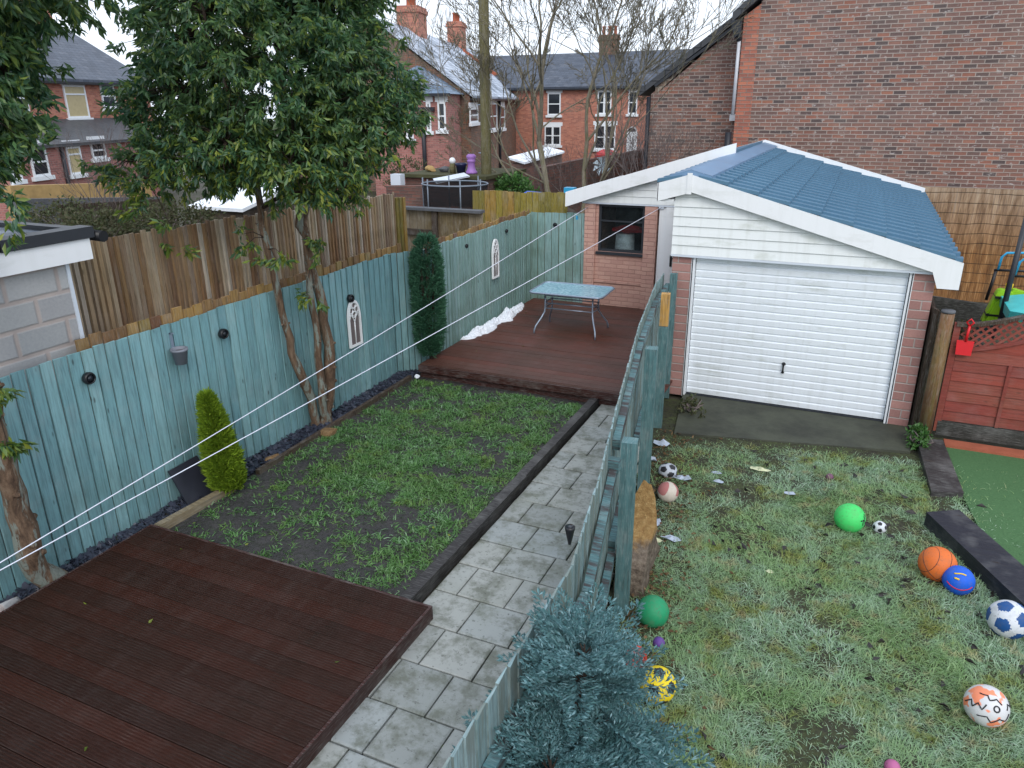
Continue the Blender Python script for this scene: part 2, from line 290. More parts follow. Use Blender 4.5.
def tableglass():
    t = NT('frosted wet glass'); o = t.obj(); n = t.noise(o, 26, 4, .7); n2 = t.noise(o, 4, 4)
    c = t.mix(t.ramp(n, [(.42, 0.0), (.6, 1.0)]), s2l((104, 152, 170)), s2l((168, 200, 210))); return t.fin(c, t.M('ADD', .18, t.M('MULTIPLY', n2, .25)), .5)
m_tglass = tableglass()
def bamboo():
    t = NT('bamboo reed screen'); uv = t.uv(); u, v, _ = t.xy(uv)
    g = t.noise(t.scale(uv, (30, .9, 1)), 1.6, 5, .75); g2 = t.noise(t.scale(uv, (6, .7, 1)), 1.5, 5, .7)
    c = t.ramp(g, [(.28, s2l((70, 46, 30))), (.44, s2l((136, 94, 56))), (.58, s2l((176, 134, 88))), (.75, s2l((210, 186, 150)))])
    c = t.mix(t.M('MULTIPLY', t.ramp(g2, [(.42, 0.0), (.62, 1.0)]), .7), c, s2l((74, 52, 36)))
    up = t.n('MapRange', {0: v, 1: .9, 2: 2.1, 3: 0.0, 4: .75}).outputs[0]; c = t.mix(t.M('MULTIPLY', up, t.ramp(g2, [(.3, 1.0), (.6, .2)])), c, s2l((186, 178, 162)))
    w = t.M('LESS_THAN', t.M('FRACT', t.M('DIVIDE', t.M('ADD', v, t.M('MULTIPLY', t.noise(uv, 1.2, 2), .12)), .19)), .075)
    c = t.mix(t.M('MULTIPLY', w, .8), c, (.02, .017, .014)); t.bump(g, .8, .015); return t.fin(c, .75, .25)
m_bamboo = bamboo()

# ------------------------------------------------------------------ mesh building
class MB:
    def __init__(s): s.v = []; s.f = []; s.mi = []; s.sm = []
    def add(s, vs, fs, mi=0, smooth=False):
        o = len(s.v); s.v += [tuple(v) for v in vs]
        for f in fs: s.f.append([o+i for i in f]); s.mi.append(mi); s.sm.append(smooth)
        return s
    def box(s, a, b, mi=0, M=None):
        x0, y0, z0 = a; x1, y1, z1 = b
        vs = [Vector(p) for p in ((x0, y0, z0), (x1, y0, z0), (x1, y1, z0), (x0, y1, z0), (x0, y0, z1), (x1, y0, z1), (x1, y1, z1), (x0, y1, z1))]
        if M is not None: vs = [M @ v for v in vs]
        return s.add(vs, [(0, 3, 2, 1), (4, 5, 6, 7), (0, 1, 5, 4), (1, 2, 6, 5), (2, 3, 7, 6), (3, 0, 4, 7)], mi)
    def bar(s, p, q, w, h, mi=0, up=Vector((0, 0, 1))):    # box from p to q, width w sideways, height h
        p = Vector(p); q = Vector(q); d = (q-p).normalized(); side = d.cross(up)
        if side.length < 1e-4: side = d.cross(Vector((0, 1, 0)))
        side.normalize(); u = side.cross(d)
        vs = []
        for c in (p, q):
            for a, b in ((-1, -1), (1, -1), (1, 1), (-1, 1)): vs.append(c+side*(a*w/2)+u*(b*h/2))
        return s.add(vs, [(0, 1, 2, 3), (7, 6, 5, 4), (0, 4, 5, 1), (1, 5, 6, 2), (2, 6, 7, 3), (3, 7, 4, 0)], mi)
    def prism(s, poly, vec, mi=0):                         # planar polygon (3D points) extruded by vec
        n = len(poly); v = Vector(vec); P = [Vector(p) for p in poly]
        return s.add(P+[p+v for p in P], [tuple(range(n))[::-1], tuple(range(n, 2*n))]+[(i, (i+1) % n, n+(i+1) % n, n+i) for i in range(n)], mi)
    def tube(s, pts, rad, n=8, mi=0, smooth=True, cap=True):
        pts = [Vector(p) for p in pts]; m = len(pts)
        if not hasattr(rad, '__len__'): rad = [rad]*m
        d0 = (pts[1]-pts[0]).normalized(); a = d0.orthogonal().normalized(); vs = []
        for i in range(m):
            d = (pts[min(i+1, m-1)]-pts[max(i-1, 0)])
            if d.length < 1e-9: d = d0
            d.normalize(); a = (a-d*a.dot(d)); a = a.normalized() if a.length > 1e-6 else d.orthogonal().normalized(); b = d.cross(a)
            for k in range(n):
                t = 2*math.pi*k/n; vs.append(pts[i]+(a*math.cos(t)+b*math.sin(t))*rad[i])
        fs = [(i*n+k, i*n+(k+1) % n, (i+1)*n+(k+1) % n, (i+1)*n+k) for i in range(m-1) for k in range(n)]
        s.add(vs, fs, mi, smooth)
        if cap:
            o = len(s.v)-len(vs)
            s.f += [[o+k for k in range(n)][::-1], [o+(m-1)*n+k for k in range(n)]]; s.mi += [mi]*2; s.sm += [False]*2
        return s
    def lathe(s, prof, n=16, mi=0, c=(0, 0, 0), smooth=True):
        vs = [(c[0]+r*math.cos(2*math.pi*k/n), c[1]+r*math.sin(2*math.pi*k/n), c[2]+z) for r, z in prof for k in range(n)]
        fs = [(i*n+k, i*n+(k+1) % n, (i+1)*n+(k+1) % n, (i+1)*n+k) for i in range(len(prof)-1) for k in range(n)]
        return s.add(vs, fs, mi, smooth)
    def sphere(s, c, r, nu=16, nv=10, mi=0, sq=(1, 1, 1)):
        prof = [(math.sin(math.pi*i/nv), -math.cos(math.pi*i/nv)) for i in range(nv+1)]
        vs = [(c[0]+sq[0]*r*max(a, 1e-4)*math.cos(2*math.pi*k/nu), c[1]+sq[1]*r*max(a, 1e-4)*math.sin(2*math.pi*k/nu), c[2]+sq[2]*r*b) for a, b in prof for k in range(nu)]
        fs = [(i*nu+k, i*nu+(k+1) % nu, (i+1)*nu+(k+1) % nu, (i+1)*nu+k) for i in range(nv) for k in range(nu)]
        return s.add(vs, fs, mi, True)
    def build(s, name, mats, parent=None, loc=None, uvo=(0, 0)):
        me = bpy.data.meshes.new(name); off = Vector(loc) if loc is not None else Vector((0, 0, 0))
        me.from_pydata([(v[0]-off.x, v[1]-off.y, v[2]-off.z) for v in s.v], [], s.f)
        return finish(me, name, mats, parent, loc, s.mi, s.sm)
def finish(me, name, mats, parent, loc, mi=None, sm=None):
    for m in (mats if isinstance(mats, (list, tuple)) else [mats]): me.materials.append(m)
    if mi is not None and len(mi): me.polygons.foreach_set('material_index', mi)
    if sm is not None and len(sm): me.polygons.foreach_set('use_smooth', sm)
    box_uv(me); me.update()
    o = bpy.data.objects.new(name, me); COL.objects.link(o)
    if parent is not None: o.parent = parent
    if loc is not None: o.location = loc
    return o
def box_uv(me):
    nl = len(me.loops); npoly = len(me.polygons)
    if not nl: return
    co = np.empty(len(me.vertices)*3, np.float32); me.vertices.foreach_get('co', co); co = co.reshape(-1, 3)
    vi = np.empty(nl, np.int32); me.loops.foreach_get('vertex_index', vi)
    nr = np.empty(npoly*3, np.float32); me.polygons.foreach_get('normal', nr); nr = nr.reshape(-1, 3)
    lt = np.empty(npoly, np.int32); me.polygons.foreach_get('loop_total', lt)
    n = np.repeat(nr, lt, axis=0); p = co[vi]
    hor = np.abs(n[:, 2]) > .92
    h = np.stack([-n[:, 1], n[:, 0]], 1); ln = np.linalg.norm(h, axis=1); ln[ln < 1e-6] = 1; h /= ln[:, None]
    flip = np.where(np.abs(h[:, 0]) > np.abs(h[:, 1]), np.sign(h[:, 0]), np.sign(h[:, 1])); flip[flip == 0] = 1; h *= flip[:, None]
    u = p[:, 0]*h[:, 0]+p[:, 1]*h[:, 1]
    nz = np.clip(np.abs(n[:, 2]), 0, .95); v = p[:, 2]/np.sqrt(1-nz**2)
    u = np.where(hor, p[:, 0], u); v = np.where(hor, p[:, 1], v)
    l = me.uv_layers.new(name='UVMap'); l.data.foreach_set('uv', np.stack([u, v], 1).astype(np.float32).ravel())
def npmesh(name, verts, faces, mats, parent=None, loc=None, mi=None, uvs=False):
    """verts (N,3); faces (M,k) all the same k"""
    me = bpy.data.meshes.new(name); verts = np.asarray(verts, np.float32); faces = np.asarray(faces, np.int32)
    if loc is not None: verts = verts-np.array(loc, np.float32)
    me.vertices.add(len(verts)); me.vertices.foreach_set('co', verts.ravel())
    k = faces.shape[1]; me.loops.add(faces.size); me.loops.foreach_set('vertex_index', faces.ravel())
    me.polygons.add(len(faces)); me.polygons.foreach_set('loop_start', np.arange(0, faces.size, k, dtype=np.int32)); me.polygons.foreach_set('loop_total', np.full(len(faces), k, np.int32))
    me.update(calc_edges=True)
    for m in (mats if isinstance(mats, (list, tuple)) else [mats]): me.materials.append(m)
    if mi is not None: me.polygons.foreach_set('material_index', np.asarray(mi, np.int32))
    if uvs: box_uv(me)
    o = bpy.data.objects.new(name, me); COL.objects.link(o)
    if parent is not None: o.parent = parent
    if loc is not None: o.location = loc
    return o
def tag(o, label=None, cat=None, group=None, kind=None):
    if label: o['label'] = label
    if cat: o['category'] = cat
    if group: o['group'] = group
    if kind: o['kind'] = kind
    return o
def thing(name, label, cat, loc=(0, 0, 0), rz=0, group=None):
    o = bpy.data.objects.new(name, None); COL.objects.link(o); o.location = loc; o.rotation_euler = (0, 0, rz); o.empty_display_size = .2
    return tag(o, label, cat, group)
def at_world(root, mb, name, mats):       # part given in world coordinates under an unrotated root
    o = mb.build(name, mats, root); o.data.transform(Matrix.Translation(-Vector(root.location))); return o
def dup(root, loc, label, rz=None):
    r = root.copy(); COL.objects.link(r); r.location = loc; r['label'] = label
    if rz is not None: r.rotation_euler = (0, 0, rz)
    for ch in list(root.children):
        c = ch.copy(); COL.objects.link(c); c.parent = r
        for g in list(ch.children):
            d = g.copy(); COL.objects.link(d); d.parent = c
    return r
def vnoise(x, y, scale, seed=0):
    r = np.random.default_rng(seed); T = r.random((64, 64)); out = 0; amp = 1; tot = 0
    for o in range(4):
        X = x*scale*2**o; Y = y*scale*2**o; xi = np.floor(X).astype(int); yi = np.floor(Y).astype(int); fx = X-xi; fy = Y-yi
        fx = fx*fx*(3-2*fx); fy = fy*fy*(3-2*fy); g = lambda a, b: T[(a+o*17) % 64, (b+o*31) % 64]
        out = out+amp*((g(xi, yi)*(1-fx)+g(xi+1, yi)*fx)*(1-fy)+(g(xi, yi+1)*(1-fx)+g(xi+1, yi+1)*fx)*fy); tot += amp; amp *= .55
    return out/tot
def unit(v): return v/np.maximum(np.linalg.norm(v, axis=-1, keepdims=True), 1e-9)
def leaves(P, D, L, W, fold=.25, seed=1, wide=.45):
    """folded leaf blades: P bases, D directions, L lengths, W widths -> verts, tri faces"""
    r = np.random.default_rng(seed); n = len(P); D = unit(D); s = unit(np.cross(D, r.normal(size=(n, 3)))); u = np.cross(s, D)
    L = L[:, None]; W = W[:, None]
    mid = P+D*L*wide; V = np.stack([P, mid+s*W/2+u*W*fold, P+D*L-u*L*.08, mid-s*W/2+u*W*fold], 1).reshape(-1, 3)
    b = np.arange(n)[:, None]*4; F = np.concatenate([b+[0, 1, 2], b+[0, 2, 3]], 1).reshape(-1, 3); return V, F

# ------------------------------------------------------------------ sky and sun
w = bpy.data.worlds.new('World'); sc.world = w; w.use_nodes = True; nt = w.node_tree; nt.nodes.clear()
SUN_EL, SUN_AZ = R(40), R(150)             # azimuth measured from +Y clockwise
sky = nt.nodes.new('ShaderNodeTexSky'); sky.sky_type = 'NISHITA'; sky.sun_disc = False; sky.sun_elevation = SUN_EL; sky.sun_rotation = SUN_AZ
sky.air_density = 1.2; sky.dust_density = 4.0; sky.ozone_density = 1.0
tc = nt.nodes.new('ShaderNodeTexCoord'); nz = nt.nodes.new('ShaderNodeTexNoise'); nz.inputs['Scale'].default_value = 1.6; nz.inputs['Detail'].default_value = 5
nt.links.new(tc.outputs['Generated'], nz.inputs['Vector'])
cr = nt.nodes.new('ShaderNodeValToRGB'); cr.color_ramp.elements[0].position = .3; cr.color_ramp.elements[1].position = .7
cr.color_ramp.elements[0].color = (6.6, 7.3, 8.4, 1); cr.color_ramp.elements[1].color = (8.0, 8.7, 9.8, 1)
nt.links.new(nz.outputs[0], cr.inputs[0])
mx = nt.nodes.new('ShaderNodeMix'); mx.data_type = 'RGBA'; mx.inputs[0].default_value = .86
nt.links.new(sky.outputs[0], mx.inputs[6]); nt.links.new(cr.outputs[0], mx.inputs[7])
bg = nt.nodes.new('ShaderNodeBackground'); bg.inputs[1].default_value = .145; wo = nt.nodes.new('ShaderNodeOutputWorld')
nt.links.new(mx.outputs[2], bg.inputs[0]); nt.links.new(bg.outputs[0], wo.inputs[0])
sl = bpy.data.lights.new('overcast_sun', 'SUN'); sl.energy = 1.0; sl.angle = R(25); sl.color = (1, .97, .93); so = bpy.data.objects.new('overcast_sun', sl); COL.objects.link(so)
sd = Vector((math.sin(SUN_AZ)*math.cos(SUN_EL), math.cos(SUN_AZ)*math.cos(SUN_EL), math.sin(SUN_EL)))
so.rotation_euler = sd.to_track_quat('Z', 'Y').to_euler()
vs = sc.view_settings; vs.view_transform = 'Standard'; vs.look = 'None'; vs.gamma = 1; vs.use_curve_mapping = False; vs.exposure = 0.28
sc.cycles.max_bounces = 6; sc.cycles.transparent_max_bounces = 6; sc.cycles.use_denoising = True
# ------------------------------------------------------------------ ground and left garden
tag(MB().box((-150, -60, -.5), (150, 260, -.05)).build('ground', m_ground), kind='structure')
def sheet(name, poly, z, m, step=.12, amp=.02, seed=3, kind='structure', mask=None):
    xs = [p[0] for p in poly]; ys = [p[1] for p in poly]; x0, x1, y0, y1 = min(xs), max(xs), min(ys), max(ys)
    nx = max(2, int((x1-x0)/step)); ny = max(2, int((y1-y0)/step)); gx, gy = np.meshgrid(np.linspace(x0, x1, nx+1), np.linspace(y0, y1, ny+1))
    gz = z+(vnoise(gx, gy, 2.2, seed)-.5)*2*amp; V = np.stack([gx, gy, gz], -1).reshape(-1, 3)
    i = np.arange(ny)[:, None]*(nx+1)+np.arange(nx)[None]; F = np.stack([i, i+1, i+nx+2, i+nx+1], -1).reshape(-1, 4)
    if mask is not None: c = V[F].mean(1); F = F[mask(c[:, 0], c[:, 1])]
    o = npmesh(name, V, F, m, uvs=True); tag(o, kind=kind); return o
LX0, LX1, LY0, LY1 = -5.52, -2.86, 3.9, 9.0
sheet('lawn_soil', [(LX0, LY0), (LX1, LY1)], 0.0, m_mud, .1, .022, 3)
tag(MB().box((-5.9, .3, -.06), (LX0, 9.4, -.01)).build('border_soil', m_mud), kind='structure')
tag(MB().prism([(-2.74, .3, -.06), (-1.14, .3, -.06), (-1.14, 3.4, -.06), (-2.0, 8.75, -.06), (-2.74, 8.75, -.06)], (0, 0, .02)).build('path_bed', m_joint), kind='structure')
# slate chippings in the border
r = np.random.default_rng(5); n = 3800
ch = MB()
px_ = r.uniform(-5.8, -5.54, n); py_ = r.uniform(1.2, 8.9, n)
V = []; F = []
for i in range(n):
    s = r.uniform(.018, .05); a = r.uniform(0, 6.28); tl = r.normal(0, .35, 2); c = np.array([px_[i], py_[i], .0+abs(r.normal(0, .012))])
    k = 5; ang = a+np.sort(r.uniform(0, 6.28, k)); ring = np.stack([np.cos(ang)*s, np.sin(ang)*s*.7, np.zeros(k)], 1); ring[:, 2] = ring[:, 0]*tl[0]+ring[:, 1]*tl[1]
    o = len(ch.v); ch.v += [tuple(c+q) for q in ring]+[tuple(c+q+np.array([0, 0, .008])) for q in ring]
    ch.f.append([o+5+j for j in range(k)]); ch.f += [[o+j, o+(j+1) % k, o+5+(j+1) % k, o+5+j] for j in range(k)]; ch.mi += [0]*6; ch.sm += [False]*6
tag(ch.build('slate_chippings', m_slatechip), 'dark slate chippings along the foot of the teal fence', 'slate chippings', kind='stuff')
# pale edging board, mossy edging board
e = MB(); e.bar((-5.505, 4.12, .03), (-5.45, 5.02, .03), .07, .1)
tag(e.build('edging_board', m_edge), 'pale timber edging board between slate border and muddy lawn', 'edging board')
e = MB(); e.bar((-5.47, 5.4, .01), (-5.53, 8.6, .015), .05, .09)
tag(e.build('edging_board', m_darkpost), 'mossy dark edging board running from the cone conifer to the upper deck', 'edging board')
# timber kerb
kb = thing('timber_kerb', 'dark wet timber kerb between the muddy lawn and paving slabs', 'kerb', (-2.8, 4.05, 0))
for a, b in ((4.06, 6.35), (6.36, 8.74)):
    q = MB(); q.bar((-2.8, a, .03), (-2.785, b, .035), .10, .13); at_world(kb, q, 'sleeper', m_kerb)
# paving slabs: rows of weathered 0.42 m slabs
sl_ = MB(); y = .35; row = 0
rr = random.Random(4)
while y < 8.7:
    d = .405; x = -2.715; first = (.42, .20, .33)[row % 3]
    while x < -1.0:
        lim = -1.17 if y+.2 < 3.4 else (-1.17-.16*(y+.2-3.4)-.0)
        if x > lim-.05: break
        wd = first if x < -2.7 else .42; wd = min(wd, max(.06, lim-x)); g = .006
        M_ = Matrix.Translation((x+wd/2, y+d/2, -.02)) @ Matrix.Rotation(rr.gauss(0, .007), 4, 'X') @ Matrix.Rotation(rr.gauss(0, .007), 4, 'Y') @ Matrix.Rotation(rr.gauss(0, .006), 4, 'Z')
        a, b = wd/2-g, d/2-g; c = .012
        vs_ = [(-a, -b, 0), (a, -b, 0), (a, b, 0), (-a, b, 0), (-a, -b, .02), (a, -b, .02), (a, b, .02), (-a, b, .02), (-a+c, -b+c, .028), (a-c, -b+c, .028), (a-c, b-c, .028), (-a+c, b-c, .028)]
        sl_.add([M_ @ Vector(v) for v in vs_], [(8, 9, 10, 11), (4, 5, 9, 8), (5, 6, 10, 9), (6, 7, 11, 10), (7, 4, 8, 11), (0, 1, 5, 4), (1, 2, 6, 5), (2, 3, 7, 6), (3, 0, 4, 7)])
        x += wd
    y += d; row += 1
tag(sl_.build('path', m_slab), kind='structure')
# decks
def deck_boards(x0, x1, y0, y1, z, grooves, bw=.145, gap=.006, depth=.0035):
    m = MB(); y = y1
    rr = random.Random(8)
    while y > y0+.02:
        b = max(y0, y-bw+gap); ng = grooves; prof = [(b, z-.028), (b, z-.003), (b+.003, z)]
        if ng:
            wg = (y-b-.006)/ng
            for k in range(ng):
                t = b+.003+k*wg; prof += [(t+wg*.2, z), (t+wg*.4, z-depth), (t+wg*.75, z-depth), (t+wg*.95, z)]
        prof += [(y-.003, z), (y, z-.003), (y, z-.028)]
        dz = rr.gauss(0, .0012); n = len(prof); P = [(x0+rr.gauss(0, .002), a, c+dz) for a, c in prof]+[(x1, a, c+dz) for a, c in prof]
        m.add(P, [(i, n+i, n+i+1, i+1) for i in range(n-1)]+[tuple(range(n)), tuple(range(n, 2*n))[::-1]])
        y -= bw
    return m
D1 = thing('timber_deck', 'low dark brown grooved deck in front, wet, beside the paving slabs', 'deck', (-4.0, 2.5, 0))
at_world(D1, deck_boards(-5.47, -2.555, .1, 4.03, .13, 6, gap=.005, depth=.007), 'deck_boards', m_deck)
f = MB(); f.box((-2.551, .1, .0), (-2.53, 4.035, .128)); f.box((-5.47, 4.035, .0), (-2.53, 4.056, .128)); f.box((-5.49, .1, 0), (-5.474, 4.056, .128)); at_world(D1, f, 'fascia_board', m_deckside)
D2 = thing('timber_deck', 'raised red brown deck at the far end under the glass table', 'deck', (-4.0, 11, 0))
at_world(D2, deck_boards(-5.45, -1.95, 8.74, 13.0, .2, 5, depth=.003), 'deck_boards', m_deck2)
f = MB(); f.box((-5.45, 8.70, .1), (-2.2, 8.725, .198)); f.box((-5.45, 8.755, .0), (-2.2, 8.775, .1)); at_world(D2, f, 'fascia_board', m_deckside)

# fallen leaves
P = []; rr = np.random.default_rng(11)
for _ in range(6): P.append((rr.uniform(-5.3, -2.7), rr.uniform(2.0, 4.0), .137))
for _ in range(22): P.append((rr.uniform(-5.4, -2.9), rr.uniform(4.2, 8.6), .04))
for _ in range(3): P.append((rr.uniform(-5.2, -2.6), rr.uniform(9, 12.5), .206))
P = np.array(P); Dv = np.concatenate([rr.normal(size=(len(P), 2)), np.zeros((len(P), 1))], 1)
V, F = leaves(P, Dv, rr.uniform(.03, .055, len(P)), rr.uniform(.015, .024, len(P)), .2, 3)
tag(npmesh('fallen_leaves', V, F, m_leaf_y), 'scattered fallen yellow green leaves on decks and lawn', 'fallen leaves', kind='stuff')

# ------------------------------------------------------------------ grass
def blades(name, n, region, dens, L, W, lie, m, label, seed, clump=0, zf=None):
    r = np.random.default_rng(seed); x0, x1, y0, y1 = region
    if clump:
        k = n//clump; cx = r.uniform(x0, x1, k); cy = r.uniform(y0, y1, k); keep = r.random(k) < dens(cx, cy); cx = cx[keep]; cy = cy[keep]
        sp = r.uniform(.012, .045, len(cx)); x = np.repeat(cx, clump)+r.normal(0, 1, len(cx)*clump)*np.repeat(sp, clump); y = np.repeat(cy, clump)+r.normal(0, 1, len(cx)*clump)*np.repeat(sp, clump)
        ca = np.repeat(r.uniform(0, 6.28, len(cx)), clump)
    else:
        x = r.uniform(x0, x1, n); y = r.uniform(y0, y1, n); keep = r.random(n) < dens(x, y); x = x[keep]; y = y[keep]; ca = vnoise(x, y, 1.7, seed+3)*14
    ok = (x > x0) & (x < x1) & (y > y0) & (y < y1); x, y, ca = x[ok], y[ok], ca[ok]; n = len(x)
    a = ca+r.normal(0, 1.3, n); el = np.abs(r.normal(lie, .35, n)); l = r.uniform(*L, n); w_ = r.uniform(*W, n)
    d = np.stack([np.cos(a)*np.cos(el), np.sin(a)*np.cos(el), np.sin(el)], 1); s = np.stack([-np.sin(a), np.cos(a), r.normal(0, .3, n)], 1); s = unit(s)
    z = zf(x, y) if zf is not None else np.full(n, .0); b = np.stack([x, y, z-.004], 1); mid = b+d*l[:, None]*.55
    d2 = unit(d+np.stack([np.cos(a)*.5, np.sin(a)*.5, -.5+r.normal(0, .2, n)], 1)); tip = mid+d2*(l*.5)[:, None]; tip[:, 2] = np.maximum(tip[:, 2], z+.003)
    V = np.stack([b-s*w_[:, None]/2, b+s*w_[:, None]/2, mid+s*w_[:, None]*.45, mid-s*w_[:, None]*.45, tip], 1).reshape(-1, 3); k = np.arange(n)[:, None]*5
    F = np.concatenate([k+[0, 1, 2], k+[0, 2, 3], k+[3, 2, 4]], 1).reshape(-1, 3)
    return tag(npmesh(name, V, F, m), label, 'grass', kind='stuff')
def dl(x, y):
    nz = vnoise(x, y, 1.15, 21); nz2 = vnoise(x, y, 4.5, 22)
    g = .62+.20*np.clip((y-5.35+.45*(x+4.2))/1.2, -1, .45)       # more mud at the near left
    return np.clip((nz*.55+nz2*.6+.35*(vnoise(x, y, 9., 23)-.5)-1.13+g)*4, 0.08, 1)
blades('grass', 110000, (-5.45, -2.9, 4.1, 8.62), dl, (.03, .085), (.006, .013), .45, m_grass, 'bright green grass tufts growing out of the muddy lawn', 31, 11, lambda x, y: (vnoise(x, y, 2.2, 3)-.5)*.044)
# ------------------------------------------------------------------ fences
def boards(m, p, q, zb, zt0, zt1, bw=.12, th=.018, seed=1, jitter=.006, gap=.011, overlap=True, point=0.0):
    rr = random.Random(seed); p = Vector((*p, 0)); q = Vector((*q, 0)); d = q-p; L = d.length; d.normalize(); nrm = Vector((d.y, -d.x, 0)); x = 0
    while x < L-.01:
        w_ = min(bw*rr.uniform(.92, 1.06), L-x); t = (x+w_/2)/L; zt = zt0+(zt1-zt0)*t+rr.gauss(0, jitter); a = p+d*(x+gap/2); b = p+d*(x+w_-gap/2)
        k0 = nrm*(th if overlap else th*.5); k1 = nrm*(th*.35 if overlap else th*.5); off = nrm*rr.gauss(0, .0015)
        vs = [a+off-nrm*.004, b+off-nrm*.004, b+off+k1, a+off+k0]
        V = [Vector((v.x, v.y, zb)) for v in vs]+[Vector((v.x, v.y, zt+(rr.gauss(0, .002)))) for v in vs]
        m.add(V, [(0, 3, 2, 1), (4, 5, 6, 7), (0, 1, 5, 4), (1, 2, 6, 5), (2, 3, 7, 6), (3, 0, 4, 7)]); x += w_
    return m
# left teal fence, near run with its jog (boards face +x)
FN = thing('garden_fence', 'teal close board fence behind the muddy lawn, nearest run with the arched mirror', 'fence', (-5.83, 5, 0))
b = MB(); boards(b, (-5.84, .6), (-5.84, 8.75), -.02, 1.765, 1.765, .122, seed=3); boards(b, (-5.84, 8.75), (-5.5, 9.3), -.02, 1.765, 1.76, .1, seed=4)
at_world(FN, b, 'board_panel', m_teal)
b = MB(); boards(b, (-5.91, 4.0), (-5.91, 9.15), .0, 1.845, 1.845, .13, .02, seed=5, jitter=.012); at_world(FN, b, 'backing_board', m_strip)
FF = thing('garden_fence', 'weathered pale teal fence run beside the raised deck with snow at its foot', 'fence', (-5.5, 11, 0))
b = MB(); boards(b, (-5.5, 9.3), (-5.52, 13.0), -.02, 1.80, 1.80, .105, seed=6); at_world(FF, b, 'board_panel', m_teal_far)
b = MB(); boards(b, (-5.57, 9.35), (-5.59, 13.1), .0, 1.86, 1.86, .13, .02, seed=7, jitter=.012); at_world(FF, b, 'backing_board', m_strip)
FR = thing('garden_fence', 'short teal fence return closing the deck beside the brick window wall', 'fence', (-5, 13.02, 0))
b = MB(); boards(b, (-5.53, 13.04), (-4.46, 13.04), -.02, 1.815, 1.85, .15, .016, seed=8, overlap=False); at_world(FR, b, 'board_panel', m_teal_far)
# tall brown fence behind
BF = thing('garden_fence', 'tall brown timber fence rising behind the teal fence and tree trunks', 'fence', (-6.5, 7, 0))
b = MB(); boards(b, (-6.5, 4.2), (-6.5, 9.95), .0, 2.56, 2.44, .066, .03, seed=9, jitter=.012, gap=.013); at_world(BF, b, 'board_panel', m_brownf)
b = MB(); boards(b, (-6.5, 9.95), (-6.47, 10.22), .0, 2.40, 2.36, .09, .03, seed=10, jitter=.02); at_world(BF, b, 'end_board', m_yfence)
b = MB(); b.box((-6.62, 4.2, .3), (-6.53, 9.95, .38)); b.box((-6.62, 4.2, 1.9), (-6.53, 9.95, 1.98)); at_world(BF, b, 'rail', m_brownf)
# panel fence with grey capping
PF = thing('garden_fence', 'low streaked timber panel with grey capping beside the tall brown fence', 'fence', (-6.7, 11.5, 0))
b = MB(); boards(b, (-7.5, 11.5), (-5.75, 11.5), .0, 1.98, 1.98, .3, .02, seed=11, overlap=False); at_world(PF, b, 'board_panel', m_ply)
b = MB(); b.box((-7.5, 11.38, 1.985), (-5.75, 11.56, 2.03)); at_world(PF, b, 'capping', m_stone)
b = MB(); b.box((-6.72, 11.42, 0), (-6.62, 11.48, 1.98)); at_world(PF, b, 'post', m_darkpost); b = MB(); b.box((-7.5, 11.42, 1.55), (-6.725, 11.475, 1.65)); at_world(PF, b, 'rail', m_darkpost)
YF = thing('garden_fence', 'yellow green algae stained fence behind the far teal corner', 'fence', (-5.9, 13.5, 0))
b = MB(); boards(b, (-6.95, 13.45), (-4.95, 13.45), .0, 2.13, 2.14, .13, .02, seed=12, jitter=.012); at_world(YF, b, 'board_panel', m_yfence)
b = MB(); b.box((-6.95, 13.48, 1.7), (-4.95, 13.53, 1.78)); at_world(YF, b, 'rail', m_yfence)

# right boundary fence (polyline, top heights)
RF = thing('boundary_fence', 'flaking teal fence between the paving path and the right lawn', 'fence', (-1.4, 4.7, 0))
PL = [((-1.10, .4), 1.40), ((-1.12, 3.2), 1.41), ((-1.30, 4.25), 1.44), ((-1.45, 5.05), 1.53), ((-1.78, 6.9), 1.68), ((-2.12, 8.9), 1.63), ((-2.14, 9.42), 1.66)]
b = MB()
for i in range(len(PL)-1):
    (p, z0), (q, z1) = PL[i], PL[i+1]; boards(b, p, q, .03, z0, z1, .105, .012, seed=20+i, jitter=.003, gap=.006)
at_world(RF, b, 'board_panel', m_teal_r)
def rail(p, q, z0, z1, off, name='rail'):
    p = Vector((*p, 0)); q = Vector((*q, 0)); d = (q-p).normalized(); nr = Vector((d.y, -d.x, 0)); a = p+nr*off+Vector((0, 0, z0)); c = q+nr*off+Vector((0, 0, z1))
    m = MB(); m.bar(a, c, .055, .085); at_world(RF, m, name, m_rail)
rail((-1.10, .4), (-1.13, 3.35), 1.08, 1.10, .048); rail((-1.13, 3.36), (-1.40, 4.76), 1.10, 1.24, .048); rail((-1.42, 4.82), (-1.76, 6.72), 1.36, 1.53, .052); rail((-1.77, 6.78), (-2.09, 8.66), 1.53, 1.47, .052); rail((-2.09, 8.68), (-2.13, 9.4), 1.44, 1.5, .052)
rail((-1.10, .4), (-1.13, 3.35), .42, .42, .052); rail((-1.13, 3.36), (-1.40, 4.76), .42, .45, .052); rail((-1.42, 4.82), (-1.76, 6.72), .5, .5, .052); rail((-1.77, 6.78), (-2.09, 8.66), .5, .5, .052)
m = MB(); m.box((-1.40, 4.62, 1.245), (-1.285, 4.70, 1.33)); at_world(RF, m, 'rail_block', m_rail)
def post(x, y, w_, z0, z1, mm=m_post, name='post', rz=.17):
    m = MB(); m.box((-w_/2, -w_/2, z0), (w_/2, w_/2, z1), 0, Matrix.Translation((x, y, 0)) @ Matrix.Rotation(rz, 4, 'Z')); o = at_world(RF, m, name, mm); return o
